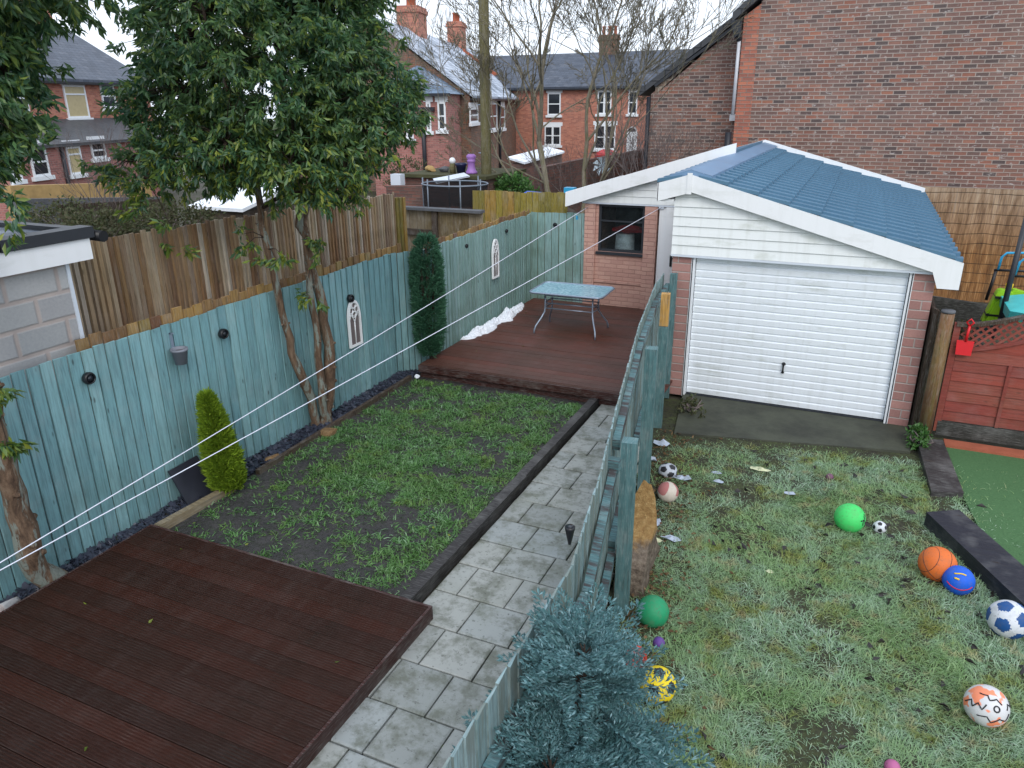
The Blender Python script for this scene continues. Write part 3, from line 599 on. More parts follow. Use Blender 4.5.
post(-1.245, 4.75, .11, 0, 1.455); post(-1.57, 6.6, .115, 0, 1.56); post(-1.035, 3.0, .1, 0, 1.16)
post(-1.86, 8.35, .11, 0, 1.28); post(-1.86, 8.35, .10, 1.284, 1.66, m_newwood, 'new_post_top'); post(-2.0, 9.36, .09, 0, 1.68)

# red gate panel beside the garage
GP = thing('lattice_fence', 'red brown board panel with concave lattice top beside the garage', 'fence panel', (1.9, 9.3, 0))
def arch(x): return min(1.56, 1.28+.18*max(0, (x-1.25)/.62)**1.5)
def strip(m, f0, f1, x0, x1, y0, y1, n=26):
    X = np.linspace(x0, x1, n); V = [(x, y, f(x)) for y in (y0, y1) for f in (f0, f1) for x in X]; F = []
    for i in range(n-1): F += [(i, i+1, n+i+1, n+i), (2*n+i+1, 2*n+i, 3*n+i, 3*n+i+1), (n+i, n+i+1, 3*n+i+1, 3*n+i), (i+1, i, 2*n+i, 2*n+i+1)]
    m.add(V, F); return m
b = MB(); z = .24; k = 0; rr = random.Random(2)
while z < .98:
    tl = rr.gauss(0, .002); b.add([(1.23, 9.292+tl, z), (3.2, 9.292+tl, z), (3.2, 9.306, z+.128), (1.23, 9.306, z+.128), (1.23, 9.32, z), (3.2, 9.32, z), (3.2, 9.32, z+.128), (1.23, 9.32, z+.128)], [(0, 1, 2, 3), (1, 0, 4, 5), (3, 2, 6, 7), (0, 3, 7, 4), (5, 4, 7, 6)]); z += .122; k += 1
strip(b, lambda x: z, lambda x: max(z+.005, arch(x)-.20), 1.23, 3.2, 9.30, 9.318)
at_world(GP, b, 'board_panel', m_red)
for x in (1.75, 2.3): b = MB(); b.box((x, 9.276, .24), (x+.035, 9.29, .98)); at_world(GP, b, 'batten', m_red)
b = MB(); strip(b, lambda x: arch(x)+.09, lambda x: arch(x)+.125, 1.18, 3.2, 9.25, 9.34); at_world(GP, b, 'top_rail', m_darkpost)
b = MB(); strip(b, lambda x: arch(x)-.20, lambda x: arch(x)-.155, 1.226, 3.2, 9.27, 9.299); at_world(GP, b, 'lattice_rail', m_red)
b = MB(); b.box((1.16, 9.275, .1), (1.225, 9.33, 1.40)); at_world(GP, b, 'side_post', m_red)
b = MB()
for s in (1, -1):
    for x in np.arange(.4, 3.8, .085):
        pts = []
        for t in np.linspace(0, 1, 60):
            X = x+s*.62*(t-.5)*1.2; Z = 1.0+.72*t
            if 1.235 < X < 3.2 and arch(X)-.17 < Z < arch(X)+.10: pts.append((X, Z))
        if len(pts) > 1: b.bar((pts[0][0], 9.285+.009*(s < 0), pts[0][1]), (pts[-1][0], 9.285+.009*(s < 0), pts[-1][1]), .024, .008, up=Vector((0, 1, 0)))
at_world(GP, b, 'lattice', m_red)
b = MB(); b.box((1.19, 9.27, .06), (3.2, 9.31, .232)); at_world(GP, b, 'gravel_board', m_gravel)
b = MB(); b.lathe([(.0001, 0), (.075, 0), (.07, 1.5), (.0001, 1.505)], 12, c=(1.075, 9.28, 0)); b.lathe([(.0001, 1.507), (.074, 1.51), (.07, 1.535), (.0001, 1.54)], 12, 1, c=(1.075, 9.28, 0))
at_world(GP, b, 'post', [m_redpost, m_stone])
b = MB(); boards(b, (.965, 9.55), (1.0, 9.36), 0, 1.5, 1.5, .1, .03, seed=3); b.box((.95, 9.38, 0), (.995, 11.2, 1.45))
tag(b.build('side_screen', m_darkpost), 'dark narrow timber screen between garage pier and mossy post', 'screen')
# ------------------------------------------------------------------ garage
def wall_holes(m, axis, c0, c1, u0, u1, z0, z1, holes):
    """wall slab between c0..c1 on the thin axis ('x' or 'y'), spanning u and z, with rectangular holes (ua,ub,za,zb)"""
    us = sorted({u0, u1, *[h[0] for h in holes], *[h[1] for h in holes]}); zs = sorted({z0, z1, *[h[2] for h in holes], *[h[3] for h in holes]})
    for i in range(len(us)-1):
        for j in range(len(zs)-1):
            a, b, c, d = us[i], us[i+1], zs[j], zs[j+1]
            if any(h[0] <= a+1e-6 and b <= h[1]+1e-6 and h[2] <= c+1e-6 and d <= h[3]+1e-6 for h in holes): continue
            if axis == 'y': m.box((a, c0, c), (b, c1, d))
            else: m.box((c0, a, c), (c1, b, d))
    return m
GY, GYB, WY = 9.5, 16.6, 13.02
RX, RZ = -1.89, 2.86            # ridge
SL = .28
GA = thing('garage', 'pink brick garage with white up and over door and blue roof', 'garage', (-.6, 12.5, 0))
m = MB(); wall_holes(m, 'y', GY, GY+.22, -2.06, .915, 0, 1.905, [(-1.815, .69, 0, 1.905)])
m.box((.70, GY+.22, 0), (.915, GYB, 1.95)); m.box((-2.06, GY+.22, 0), (-1.85, WY-.01, 1.95)); at_world(GA, m, 'wall', m_brick_gar)
# corrugated door
m = MB(); prof = []; n = 20; h = 1.86/n
for k in range(n):
    z = .035+k*h; prof += [(z, .0), (z+h*.10, .016), (z+h*.80, .019), (z+h*.93, .006)]
prof.append((.035+1.86, .0)); P = [(-1.765, GY+.07-d, z) for z, d in prof]+[(.645, GY+.07-d, z) for z, d in prof]; k = len(prof)
m.add(P, [(i, k+i, k+i+1, i+1) for i in range(k-1)]); m.box((-1.765, GY+.072, .035), (.645, GY+.09, 1.89)); gd = at_world(GA, m, 'garage_door', m_door)
m = MB(); m.lathe([(.0001, -.012), (.02, -.01), (.024, 0), (.012, .012), (.011, .03), (.0001, .032)], 12); m.box((-.006, -.006, .02), (.006, .006, .034)); m.box((-.009, -.09, .026), (.009, .02, .04))
m.add([(-.02, -.11, .022), (.02, -.11, .022), (.014, -.085, .04), (-.014, -.085, .04), (0, -.12, .034)], [(0, 1, 2, 3), (0, 4, 1)])
for i in range(len(m.v)): x, y, z = m.v[i]; m.v[i] = (-.575+x, GY+.05-z, .56+y+.04)
hd = m.build('handle', m_black, gd); hd.data.transform(Matrix.Translation(-Vector(GA.location)))
m = MB(); m.box((-1.815, GY-.012, 0), (-1.772, GY+.1, 1.9)); m.box((.652, GY-.012, 0), (.695, GY+.1, 1.9)); m.box((-1.772, GY+.0, 1.878), (.652, GY+.1, 1.903))
m.box((-1.805, GY-.02, 0), (-1.795, GY-.013, 1.9), 1); m.box((.675, GY-.02, 0), (.685, GY-.013, 1.9), 1); at_world(GA, m, 'door_frame', [m_whitewin, m_pipe])
m = MB(); m.box((-1.765, GY+.03, .004), (.645, GY+.07, .033)); at_world(GA, m, 'threshold_strip', m_darkgrey)
# cladding on the front gable
def rz(x): return RZ-SL*abs(x-RX)
m = MB(); z = 1.908; k = 0
while z < 2.8:
    zt = z+.118; xr = min(1.02, RX+(RZ-z-.03)/SL); xrt = min(1.02, RX+(RZ-zt-.03)/SL); xl = -2.075
    if xrt > xl+.05:
        m.add([(xl, GY-.045, z), (xr, GY-.045, z), (xrt, GY-.031, zt-.006), (xl, GY-.031, zt-.006), (xl, GY-.02, z), (xr, GY-.02, z), (xrt, GY-.02, zt), (xl, GY-.02, zt)], [(0, 1, 2, 3), (1, 0, 4, 5), (3, 2, 6, 7), (0, 3, 7, 4), (2, 1, 5, 6)])
    z = zt
at_world(GA, m, 'cladding', m_siding)
m = MB(); m.box((-2.078, GY-.05, 1.88), (.92, GY-.02, 1.906)); at_world(GA, m, 'cladding_trim', m_pvc_trim)
# fascia boards
EX = 1.13
def fasc(m, y0, y1, xa, xb, za, zb, h, hb=None):
    hb = h if hb is None else hb
    m.prism([(xa, y0, za-h), (xb, y0, zb-hb), (xb, y0, zb), (xa, y0, za)], (0, y1-y0, 0)); return m
m = MB(); fasc(m, GY-.12, GY-.085, RX+.005, EX, rz(RX)+.03, rz(EX)+.03, .2)
m.prism([(EX-.27, GY-.121, rz(EX-.27)-.17), (EX-.20, GY-.121, rz(EX)-.27), (EX+.012, GY-.121, rz(EX)-.27), (EX+.012, GY-.121, rz(EX)+.026), (EX-.27, GY-.121, rz(EX-.27)+.028)], (0, .04, 0))
fasc(m, GY-.12, GY-.085, -2.28, RX-.005, rz(-2.28)+.03, rz(RX)+.03, .22); m.box((RX-.03, GY-.135, RZ-.2), (RX+.03, GY-.122, RZ+.05))
m.box((-2.28, GY-.084, rz(-2.28)-.19), (-2.08, GY+.9, rz(-2.28)-.16)); m.box((-2.285, GY-.12, rz(-2.28)-.19), (-2.27, GY+3.4, rz(-2.28)+.03))
at_world(GA, m, 'fascia_board', m_white)
m = MB(); fasc(m, GYB-.02, GYB+.03, RX, EX, RZ+.13, rz(EX)+.13, .16); fasc(m, GYB-.02, GYB+.03, -2.9, RX, rz(-2.9)+.13, RZ+.13, .16); at_world(GA, m, 'rear_fascia', m_white)
m = MB(); m.box((.92, GY-.08, rz(EX)-.2), (EX, GYB, rz(EX)-.18)); at_world(GA, m, 'soffit', m_pvc_trim)
# pressed sheet roof: rows of ridges down the slope, with course steps along it
def sheetroof(m, x0, x1, y0, y1, sgn, pitch_y=.32, course=.37):
    ny = int((y1-y0)/pitch_y); xs = [x0]
    while xs[-1]+course*.96 < x1: xs.append(xs[-1]+course*.96)
    xs.append(x1)
    prof = [(.06, .0), (-.10, .016), (-.10, .056), (.2, .058), (.6, .034), (.9, .006)]
    ys = [(y0+(k+t)*(y1-y0)/ny, h) for k in range(ny) for t, h in prof]+[(y1, 0)]
    for c in range(len(xs)-1):
        a, b = xs[c], xs[c+1]
        za, zb = RZ-SL*a+.006, RZ-SL*b+.026
        V = [(RX+sgn*a, y, za+h*.8) for y, h in ys]+[(RX+sgn*b, y, zb+h) for y, h in ys]+[(RX+sgn*b, y, zb-.022+h*.2) for y, h in ys]
        n = len(ys); F = [(i, i+1, n+i+1, n+i) if sgn < 0 else (i+1, i, n+i, n+i+1) for i in range(n-1)]+[(n+i, n+i+1, 2*n+i+1, 2*n+i) for i in range(n-1)]
        m.add(V, F)
m = MB(); sheetroof(m, .1, EX-RX, GY-.08, GYB, 1); rf = at_world(GA, m, 'roof', m_roofblue)
m = MB(); sheetroof(m, .1, 1.15, GY-.08, WY-.06, -1); m.box((-2.28, GY-.08, 2.58), (-2.26, WY-.1, 2.7)); rl = at_world(GA, m, 'roof', m_roofblue) if 0 else None
m = MB(); sheetroof(m, .1, .40, GY-.08, WY-.06, -1); at_world(GA, m, 'roof', m_roofblue)
m = MB(); wv = .25
m.add([(RX, GY-.08, RZ+.085), (RX+wv, GY-.08, RZ-SL*wv+.09), (RX+wv, GYB-.03, RZ-SL*wv+.09), (RX, GYB-.03, RZ+.085), (RX-wv, GY-.08, RZ-SL*wv+.09), (RX-wv, GYB-.03, RZ-SL*wv+.09), (RX+wv, GY-.08, RZ-SL*wv+.03), (RX+wv, GYB-.03, RZ-SL*wv+.03)], [(0, 1, 2, 3), (4, 0, 3, 5), (1, 6, 7, 2)])
m.add([(RX-wv, GY-.079, RZ-SL*wv+.088), (RX, GY-.079, RZ+.083), (RX+wv, GY-.079, RZ-SL*wv+.088), (RX+wv, GY-.079, RZ-SL*wv-.02), (RX, GY-.079, RZ-.02), (RX-wv, GY-.079, RZ-SL*wv-.02)], [(0, 5, 4, 1), (1, 4, 3, 2)])
rc = m.build('ridge_cap', m_ridge, rf); rc.data.transform(Matrix.Translation(-Vector(GA.location)))
tag(MB().box((-1.85, 8.2, -.03), (.92, 9.6, .006)).build('apron', m_apron), kind='structure') if 0 else None
m = MB(); m.prism([(-1.62, 8.2, -.03), (.92, 8.74, -.03), (.92, 9.62, -.03), (-1.82, 9.62, -.03)], (0, 0, .05)); tag(m.build('driveway_apron', m_apron), kind='structure')
# ------------------------------------------------------------------ left outbuilding wing with window
WX0, WZ, WS = -4.75, 3.05, .30
OB = thing('outbuilding', 'pink painted brick outbuilding with dark window and white gable', 'outbuilding', (-3.3, 14.2, 0))
m = MB(); wall_holes(m, 'y', WY, WY+.2, -4.45, -3.13, .0, 2.06, [(-4.2, -3.36, 1.19, 2.03)])
m.box((-4.45, WY+.2, 0), (-4.25, 16.4, 2.06)); m.box((-4.45, WY-.045, 0), (-4.25, WY-.001, 2.06)); m.box((-3.35, WY-.045, 0), (-3.13, WY-.001, 2.06)); m.box((-4.25, WY-.02, .62), (-3.35, WY-.001, .66)); at_world(OB, m, 'wall', m_brick_wing)
m = MB(); z = 2.065
def wz(x): return WZ-WS*abs(x-RX)
while z < 2.95:
    zt = z+.118; xl = RX-(WZ-zt-.05)/WS; xl0 = RX-(WZ-z-.05)/WS
    xl = max(xl, -4.5); xl0 = max(xl0, -4.5)
    if xl < -2.1: m.add([(xl0, WY-.06, z), (-2.1, WY-.06, z), (-2.1, WY-.05, zt-.005), (xl, WY-.05, zt-.005), (xl, WY-.04, zt), (-2.1, WY-.04, zt)], [(0, 1, 2, 3), (3, 2, 5, 4)])
    z = zt
at_world(OB, m, 'cladding', m_siding)
m = MB(); m.prism([(WX0, WY-.2, wz(WX0)-.21), (-4.30, WY-.2, wz(-4.30)-.19), (RX, WY-.2, WZ-.18), (RX, WY-.2, WZ+.05), (WX0, WY-.2, wz(WX0)+.04)], (0, .04, 0)); m.box((WX0-.02, WY-.2, wz(WX0)-.21), (WX0, 16.4, wz(WX0)+.04)); fb = at_world(OB, m, 'fascia_board', m_white)
m = MB(); m.box((-4.5, WY-.055, 2.035), (-2.1, WY-.0465, 2.066)); m.box((-4.7, WY-.155, 2.2), (-2.1, WY-.05, 2.205)) if 0 else None; at_world(OB, m, 'cladding_trim', m_pvc_trim)
m = MB()
m.prism([(WX0, WY-.16, wz(WX0)), (RX-.002, WY-.16, WZ-.06), (RX-.002, WY-.16, WZ-.12), (WX0, WY-.16, wz(WX0)-.06)], (0, GYB-WY-.2, 0)); at_world(OB, m, 'roof', m_roofblue)
m = MB(); wf = .045; a, b_, c, d = -4.2, -3.36, 1.19, 2.03
m.box((a, WY+.02, c), (a+wf, WY+.08, d)); m.box((b_-wf, WY+.02, c), (b_, WY+.08, d)); m.box((a+wf, WY+.02, c), (b_-wf, WY+.08, c+wf)); m.box((a+wf, WY+.02, d-wf), (b_-wf, WY+.08, d)); m.box((a+wf, WY+.03, 1.72), (b_-wf, WY+.07, 1.75))
m.box((a-.03, WY-.04, c-.05), (b_+.03, WY+.02, c-.002))
wn = at_world(OB, m, 'window', m_darkgrey)
m = MB(); m.box((a+wf, WY+.045, c+wf), (b_-wf, WY+.05, 1.72)); m.box((a+wf, WY+.045, 1.75), (b_-wf, WY+.05, d-wf)); p_ = m.build('pane', m_dglass, wn); p_.data.transform(Matrix.Translation(-Vector(OB.location)))
m = MB(); m.box((-4.24, WY+1.2, .0), (-2.2, WY+1.22, 2.05)); m.box((-4.24, WY+.22, .2), (-2.2, WY+1.2, .22)); m.box((-3.1, WY+.22, .2), (-3.08, WY+1.2, 2.05)); m.box((-4.24, WY+.21, 2.06), (-2.2, WY+1.22, 2.075)); at_world(OB, m, 'inner_lining', m_darkgrey)
m = MB(); m.box((-3.10, WY-.02, .2), (-2.98, WY+.05, 2.03)); m.box((-2.975, WY-.06, .2), (-2.30, WY+.04, 2.03), 0)
dr = at_world(OB, m, 'door', m_white)
m = MB(); m.box((-2.86, WY-.075, 1.02), (-2.82, WY-.061, 1.22)); m.tube([(-2.84, WY-.07, 1.17), (-2.84, WY-.115, 1.17), (-2.72, WY-.115, 1.17)], .011, 8); h_ = m.build('handle', m_black, dr); h_.data.transform(Matrix.Translation(-Vector(OB.location)))
m = MB(); m.box((-3.11, WY-.05, 2.0), (-3.02, WY-.021, 2.07)); at_world(OB, m, 'bracket', m_pvc_trim)
# things stored behind the dusty window
m = MB(); m.lathe([(.001, 0), (.15, 0), (.19, .45), (.17, .95), (.0001, .96)], 14); 
t = thing('storage_sack', 'pale sack standing behind the dusty outbuilding window', 'sack', (-3.80, WY+.36, .52)); m.build('body', m_snow, t)
m = MB(); m.sphere((0, 0, 0), .2, 14, 8, 0, (1.25, .7, .38)); m.box((-.3, -.1, -.04), (.3, .1, .01)); o = m.build('folded_cloth', m_redp, None, None); o.location = (-3.72, WY+.36, 1.56); tag(o, 'red folded cloth lying on the pale sack behind the window', 'cloth')

# ------------------------------------------------------------------ washing lines
def line(p, q, sag, label):
    pts = [Vector(p).lerp(Vector(q), t)-Vector((0, 0, sag*4*t*(1-t))) for t in np.linspace(0, 1, 30)]
    m = MB(); m.tube(pts, .0048, 6); return tag(m.build('washing_line', m_cord), label, 'washing line')
A0 = atX(-60, 596, -5.35); W1 = atY(588, 207, WY-.06); W2 = Vector((-3.06, WY-.05, 2.03)); A1 = A0+Vector((0, .02, -.03))
line(A0+(A0-W1)*.22, W1, .03, 'upper white washing line ending at the corner by the dark window')
line(A1+(A1-W2)*.22, W2, .03, 'lower white washing line ending at the bracket beside the white door')
m = MB(); m.box((-.012, -.02, -.02), (.012, .02, .02)); m.box((-.02, -.006, -.045), (.02, .006, -.015)); o = m.build('line_tensioner', m_blue_p); o.location = atY(577, 217, WY-.3); tag(o, 'tiny blue tensioner on the upper washing line near the wall', 'tensioner')

# ------------------------------------------------------------------ patio table
T = thing('patio_table', 'rectangular frosted glass patio table with curved metal legs on the raised deck', 'table', (-4.02, 11.2, .2), .03)
def rrect(w_, d_, r_, n=6):
    pts = []
    for cx, cy, a0 in ((w_-r_, d_-r_, 0), (-w_+r_, d_-r_, 90), (-w_+r_, -d_+r_, 180), (w_-r_, -d_+r_, 270)):
        pts += [(cx+r_*math.cos(R(a0+90*i/n)), cy+r_*math.sin(R(a0+90*i/n))) for i in range(n+1)]
    return pts
m = MB(); pr = rrect(.60, .40, .1); m.prism([(x, y, .675) for x, y in pr], (0, 0, .008)); m.build('tabletop', m_tglass, T)
m = MB(); q = [(x*1.01, y*1.015, .68) for x, y in pr]; m.tube(q+q[:2], .016, 8); m.build('rim', m_metal, T)
for sx in (-1, 1):
    for sy in (-1, 1):
        m = MB(); P = [(sx*.40, sy*.17, .665), (sx*.40, sy*.17, .42), (sx*.405, sy*.18, .33), (sx*.44, sy*.24, .24), (sx*.50, sy*.34, .12), (sx*.515, sy*.37, .05), (sx*.515, sy*.375, .0)]
        m.tube(P, .014, 8); m.build('leg', m_metal, T)
for z in (.60, .47, .385):
    m = MB(); P = [(-.4, -.17, z), (.4, -.17, z)] ; m.tube(P, .011, 6); m.tube([(-.4, .17, z), (.4, .17, z)], .011, 6)
    for sx in (-1, 1): m.tube([(sx*.4, -.17, z), (sx*.425, 0, z), (sx*.4, .17, z)], .011, 6)
    m.build('stretcher', m_metal, T)

# snow ridge on the deck
def snowheap(name, P0, P1, w_, h_, z, label, seed):
    m = MB(); n = 120; k = 22; P0 = np.array(P0); P1 = np.array(P1); d = P1-P0; L = np.linalg.norm(d); d = d/L; nr = np.array([d[1], -d[0]]); V = []
    for i in range(n+1):
        t = i/n; c = P0+(P1-P0)*t; env = (max(0, math.sin(math.pi*min(1, max(0, t*1.02-.01)))))**.35
        ww = w_*env*(.35+1.3*float(vnoise(np.array([t*9.+seed]), np.array([1.3]), 1, seed)[0])); hh = h_*env*(.2+1.5*float(vnoise(np.array([t*14+2.]), np.array([4.]), 1, seed+1)[0]))
        for j in range(k+1):
            s = j/k; e = math.sin(math.pi*s)**.8; bz = float(vnoise(np.array([t*62.]), np.array([s*8.]), 1, seed+2)[0]); p = c+nr*(s*ww)
            V.append((p[0], p[1], z+hh*e*(.1+1.7*bz)))
    m.add(V, [(i*(k+1)+j, (i+1)*(k+1)+j, (i+1)*(k+1)+j+1, i*(k+1)+j+1) for i in range(n) for j in range(k)], 0, False)
    return tag(m.build(name, m_snow), label, 'snow')
snowheap('snow_ridge', (-5.47, 10.0), (-5.48, 12.5), .26, .10, .2, 'ridge of melting snow along the pale teal fence on the raised deck', 5)
# ------------------------------------------------------------------ evergreen trees
def wob(pts, n, amp, seed):
    """resample a polyline to n points with a little waviness"""
    rr = random.Random(seed); P = [Vector(p) for p in pts]; out = []
    seg = len(P)-1
    for i in range(n):
        t = i/(n-1)*seg; k = min(int(t), seg-1); f = t-k
        a, b, c, d = P[max(k-1, 0)], P[k], P[k+1], P[min(k+2, seg)]
        p = .5*((2*b)+(c-a)*f+(2*a-5*b+4*c-d)*f*f+(3*b-a-3*c+d)*f**3)
        out.append(p+Vector((rr.gauss(0, amp), rr.gauss(0, amp), 0))*(0 if i == 0 else 1))
    return out
def evergreen(root, trunks, lobes, nclump, per, seed, LL=(.085, .135), low=None, twig=True, extra=()):
    """trunks: list of (points, r0, r1); lobes: (centre, radii); leaves hang in whorls on shoots spread through the lobes"""
    r = np.random.default_rng(seed); rl = Vector(root.location); tips = []
    for k, (P, r0, r1) in enumerate(trunks):
        Q = wob(P, 26, .012, seed+k); rr = random.Random(seed+k); m = MB()
        rad = [(r0+(r1-r0)*(i/25)**.8)*(1+rr.uniform(-.09, .12)) for i in range(26)]; rad[0] *= 1.35; m.tube(Q, rad, 12)
        for _ in range(14):                                    # knots and pruned stubs
            i = rr.randrange(2, 22); a = rr.uniform(0, 6.28); dv = Vector((math.cos(a), math.sin(a), .3)); m.tube([Q[i]+dv*rad[i]*.5, Q[i]+dv*(rad[i]*1.05+rr.uniform(.005, .03))], [rad[i]*.42, rad[i]*.22], 7)
        at_world(root, m, 'trunk', m_bark); tips.append(Q)
    # shoots
    vol = np.array([l[1][0]*l[1][1]*l[1][2] for l in lobes])**.75; pick = r.choice(len(lobes), nclump, p=vol/vol.sum())
    C = np.array([l[0] for l in lobes])[pick]; S = np.array([l[1] for l in lobes])[pick]
    d = unit(r.normal(size=(nclump, 3))); rad = r.uniform(.30, 1.0, nclump)**.45*(1+r.normal(0, .06, nclump))*np.where(r.random(nclump) < .07, r.uniform(1.05, 1.25, nclump), 1); P = C+d*S*rad[:, None]
    for e in extra: P = np.concatenate([P, np.array(e)[None]+r.normal(0, .06, (3, 3))]); d = np.concatenate([d, unit(r.normal(size=(3, 3)))])
    nclump = len(P)
    # limbs: from upper trunk to lobe centres, twigs from limbs to shoots
    m = MB(); nodes = []
    for Q in tips: nodes += [(q, .03) for q in Q[14:]]
    rr = random.Random(seed)
    for c, s in lobes:
        for _ in range(3):
            tgt = Vector(c)+Vector((rr.uniform(-.5, .5)*s[0], rr.uniform(-.5, .5)*s[1], rr.uniform(-.4, .5)*s[2]))
            b = min(nodes, key=lambda q: (q[0]-tgt).length+max(0, q[0].z-tgt.z)*1.2)[0]; mid = b.lerp(tgt, .5)+Vector((0, 0, .12)); Q = wob([b, mid, tgt], 9, .012, rr.random()); m.tube(Q, [.026-.0024*i for i in range(9)], 6)
            nodes += [(q, .01) for q in Q[2:]]
    NA = np.array([tuple(q[0]) for q in nodes])
    if twig:
        for i in range(0, nclump, 2):
            p = P[i]; j = np.argmin(((NA-p)**2).sum(1)); b = Vector(NA[j]); t = Vector(p); m.tube([b, b.lerp(t, .5)+Vector((0, 0, .04)), t], [.007, .005, .003], 3, cap=False)
    at_world(root, m, 'branches', m_bark_dk)
    # leaves
    out = unit(d*np.array([1, 1, .55])+r.normal(0, .45, (nclump, 3))+np.array([0, 0, -.15])); Sh = r.uniform(.10, .26, nclump)
    n = nclump*per; k = np.repeat(np.arange(nclump), per); t = r.random(n)**.8
    base = P[k]+out[k]*(Sh[k]*t)[:, None]+r.normal(0, .02, (n, 3)); dirn = unit(out[k]*r.uniform(.2, 1.0, n)[:, None]+r.normal(0, .55, (n, 3))+np.array([0, 0, -.62]))
    L = r.uniform(*LL, n); W = L*r.uniform(.26, .38, n); V, F = leaves(base, dirn, L, W, .22, seed+5)
    zz = np.repeat(base[:, 2], 2); lowz = low if low is not None else -99
    mi = ((zz < lowz+r.normal(0, .35, n).repeat(2)) & (r.random(n).repeat(2) < .6)).astype(np.int32)
    npmesh('foliage', V-np.array(rl), F, [m_leaf, m_leaf_y], root, None, mi)
def lob(px, py, dep, rx, ry, rz_): return (tuple(atD(px, py, dep)), (rx, ry, rz_))
T1 = thing('evergreen_tree', 'large twin trunk evergreen tree with drooping leaves beside the arched mirror', 'tree', (-5.68, 6.85, 0))
d0 = 7.9
tk = lambda pts, dep: [atD(x, y, dep) for x, y in pts]
t_a = [(-5.70, 6.78, -.05)]+[atX(x, y, -5.66+dx) for x, y, dx in ((329, 400, .0), (330, 360, .02), (326, 330, 0), (317, 290, -.02), (307, 250, -.05), (300, 215, -.1), (290, 150, -.2), (280, 60, -.3), (275, -20, -.3))]
t_b = [(-5.74, 6.72, -.05)]+[atX(x, y, -5.70+dx) for x, y, dx in ((312, 400, .0), (298, 370, .0), (288, 335, -.02), (277, 290, -.03), (268, 250, -.06), (262, 215, -.1), (250, 150, -.2), (225, 90, -.3), (205, 30, -.3))]
t_c = [(-5.66, 6.86, -.05)]+[atX(x, y, -5.60+dx) for x, y, dx in ((322, 395, -.02), (318, 340, -.02), (312, 300, -.04), (308, 262, -.06), (306, 225, -.12), (318, 160, -.2), (340, 90, -.3))]
evergreen(T1, [(t_a, .085, .03), (t_b, .062, .024), (t_c, .055, .022)],
          [lob(262, 70, 7.9, 1.15, 1.1, 1.1), lob(194, 105, 7.6, .46, .7, .52), lob(200, 10, 7.7, .60, .7, .75), lob(352, 82, 8.1, .58, .7, .70), lob(290, 160, 7.7, .72, .7, .34), lob(345, 130, 8.0, .5, .5, .42),
           lob(212, 150, 7.4, .55, .6, .32), lob(290, -60, 8.0, 1.2, 1.1, .8), lob(330, 10, 8.2, .45, .6, .6), lob(398, 110, 8.2, .24, .3, .32), lob(136, 165, 7.5, .22, .3, .16), lob(150, 185, 7.3, .14, .2, .10), lob(335, 195, 7.8, .2, .3, .12)], 2700, 30, 41, LL=(.06, .115), low=3.1,
          extra=[atX(275, 258, -5.5), atX(178, 240, -5.9), atX(245, 243, -5.7), atX(320, 245, -5.5), atX(312, 305, -5.45), atX(140, 205, -6.1)])
T2 = thing('evergreen_tree', 'evergreen tree with knobbly pale trunk at the left edge beside the front deck', 'tree', (-5.62, 3.25, 0))
t_d = [(-5.62, 3.22, -.05)]+[atX(x, y, -5.58+dx) for x, y, dx in ((32, 560, 0), (22, 520, 0), (8, 470, 0), (-4, 430, 0), (-12, 390, -.02), (-20, 330, -.1), (-30, 260, -.2), (-40, 160, -.3), (-40, 60, -.3))]
evergreen(T2, [(t_d, .105, .05)], [lob(-115, 60, 5.6, .85, 1.0, 1.0), lob(-24, 35, 5.6, .27, .45, .42), lob(-22, 110, 5.5, .18, .4, .24), lob(-28, 165, 5.4, .12, .3, .16), lob(-100, 140, 5.4, .5, .6, .4), lob(2, 75, 5.7, .10, .2, .14), lob(-8, -20, 5.6, .30, .4, .3), lob(-30, -60, 5.6, 1.1, 1., .6)], 1000, 30, 43, LL=(.065, .12), low=2.9,
          extra=[atX(0, 440, -5.45), atX(-6, 400, -5.45), atX(4, 205, -5.5), atX(44, 140, -5.7)])

# ------------------------------------------------------------------ conifers by the fence
def tuft_conifer(root, H, prof, n, m, seed, L=(.035, .07), W=.012, up=.9, name='foliage', center=(0, 0, 0), holes=.0):
    r = np.random.default_rng(seed); t = r.random(n); z = t*H; R_ = np.interp(t, [p[0] for p in prof], [p[1] for p in prof]); a = r.uniform(0, 6.283, n)
    lump = .80+.42*vnoise(a*2.2+6, t*9., 1.0, seed); q = r.uniform(.55, 1, n)**.5
    x = np.cos(a)*R_*lump*q; y = np.sin(a)*R_*lump*q; keep = vnoise(a*2.6+4, t*7.+3, 1.3, seed+1) > holes; x, y, z, a = x[keep], y[keep], z[keep], a[keep]; n = len(x)
    k = 4; P = np.stack([x, y, z], 1).repeat(k, 0)+r.normal(0, .008, (n*k, 3)); out = np.stack([np.cos(a), np.sin(a), np.full(n, up)], 1).repeat(k, 0)
    D = unit(unit(out)+r.normal(0, .34, (n*k, 3))); LL = r.uniform(*L, n*k); V, F = leaves(P+np.array(center), D, LL, np.full(n*k, W)*r.uniform(.7, 1.3, n*k), .3, seed, .5)
    return npmesh(name, V, F, m, root)
C1 = thing('conifer', 'yellow green cone shaped conifer in the slate border', 'conifer', (-5.46, 5.0, 0))
m = MB(); m.tube([(0, 0, -.02), (-.02, 0, .3), (-.08, 0, .9)], [.025, .02, .008], 7); m.build('stem', m_bark_dk, C1)
o = tuft_conifer(C1, 1.02, [(0, .10), (.08, .145), (.3, .15), (.55, .115), (.8, .07), (.95, .035), (1, .015)], 4200, m_cone, 3, (.05, .10), .014, 1.3, center=(0, 0, .04)); o.rotation_euler = (R(3), R(-4), 0)
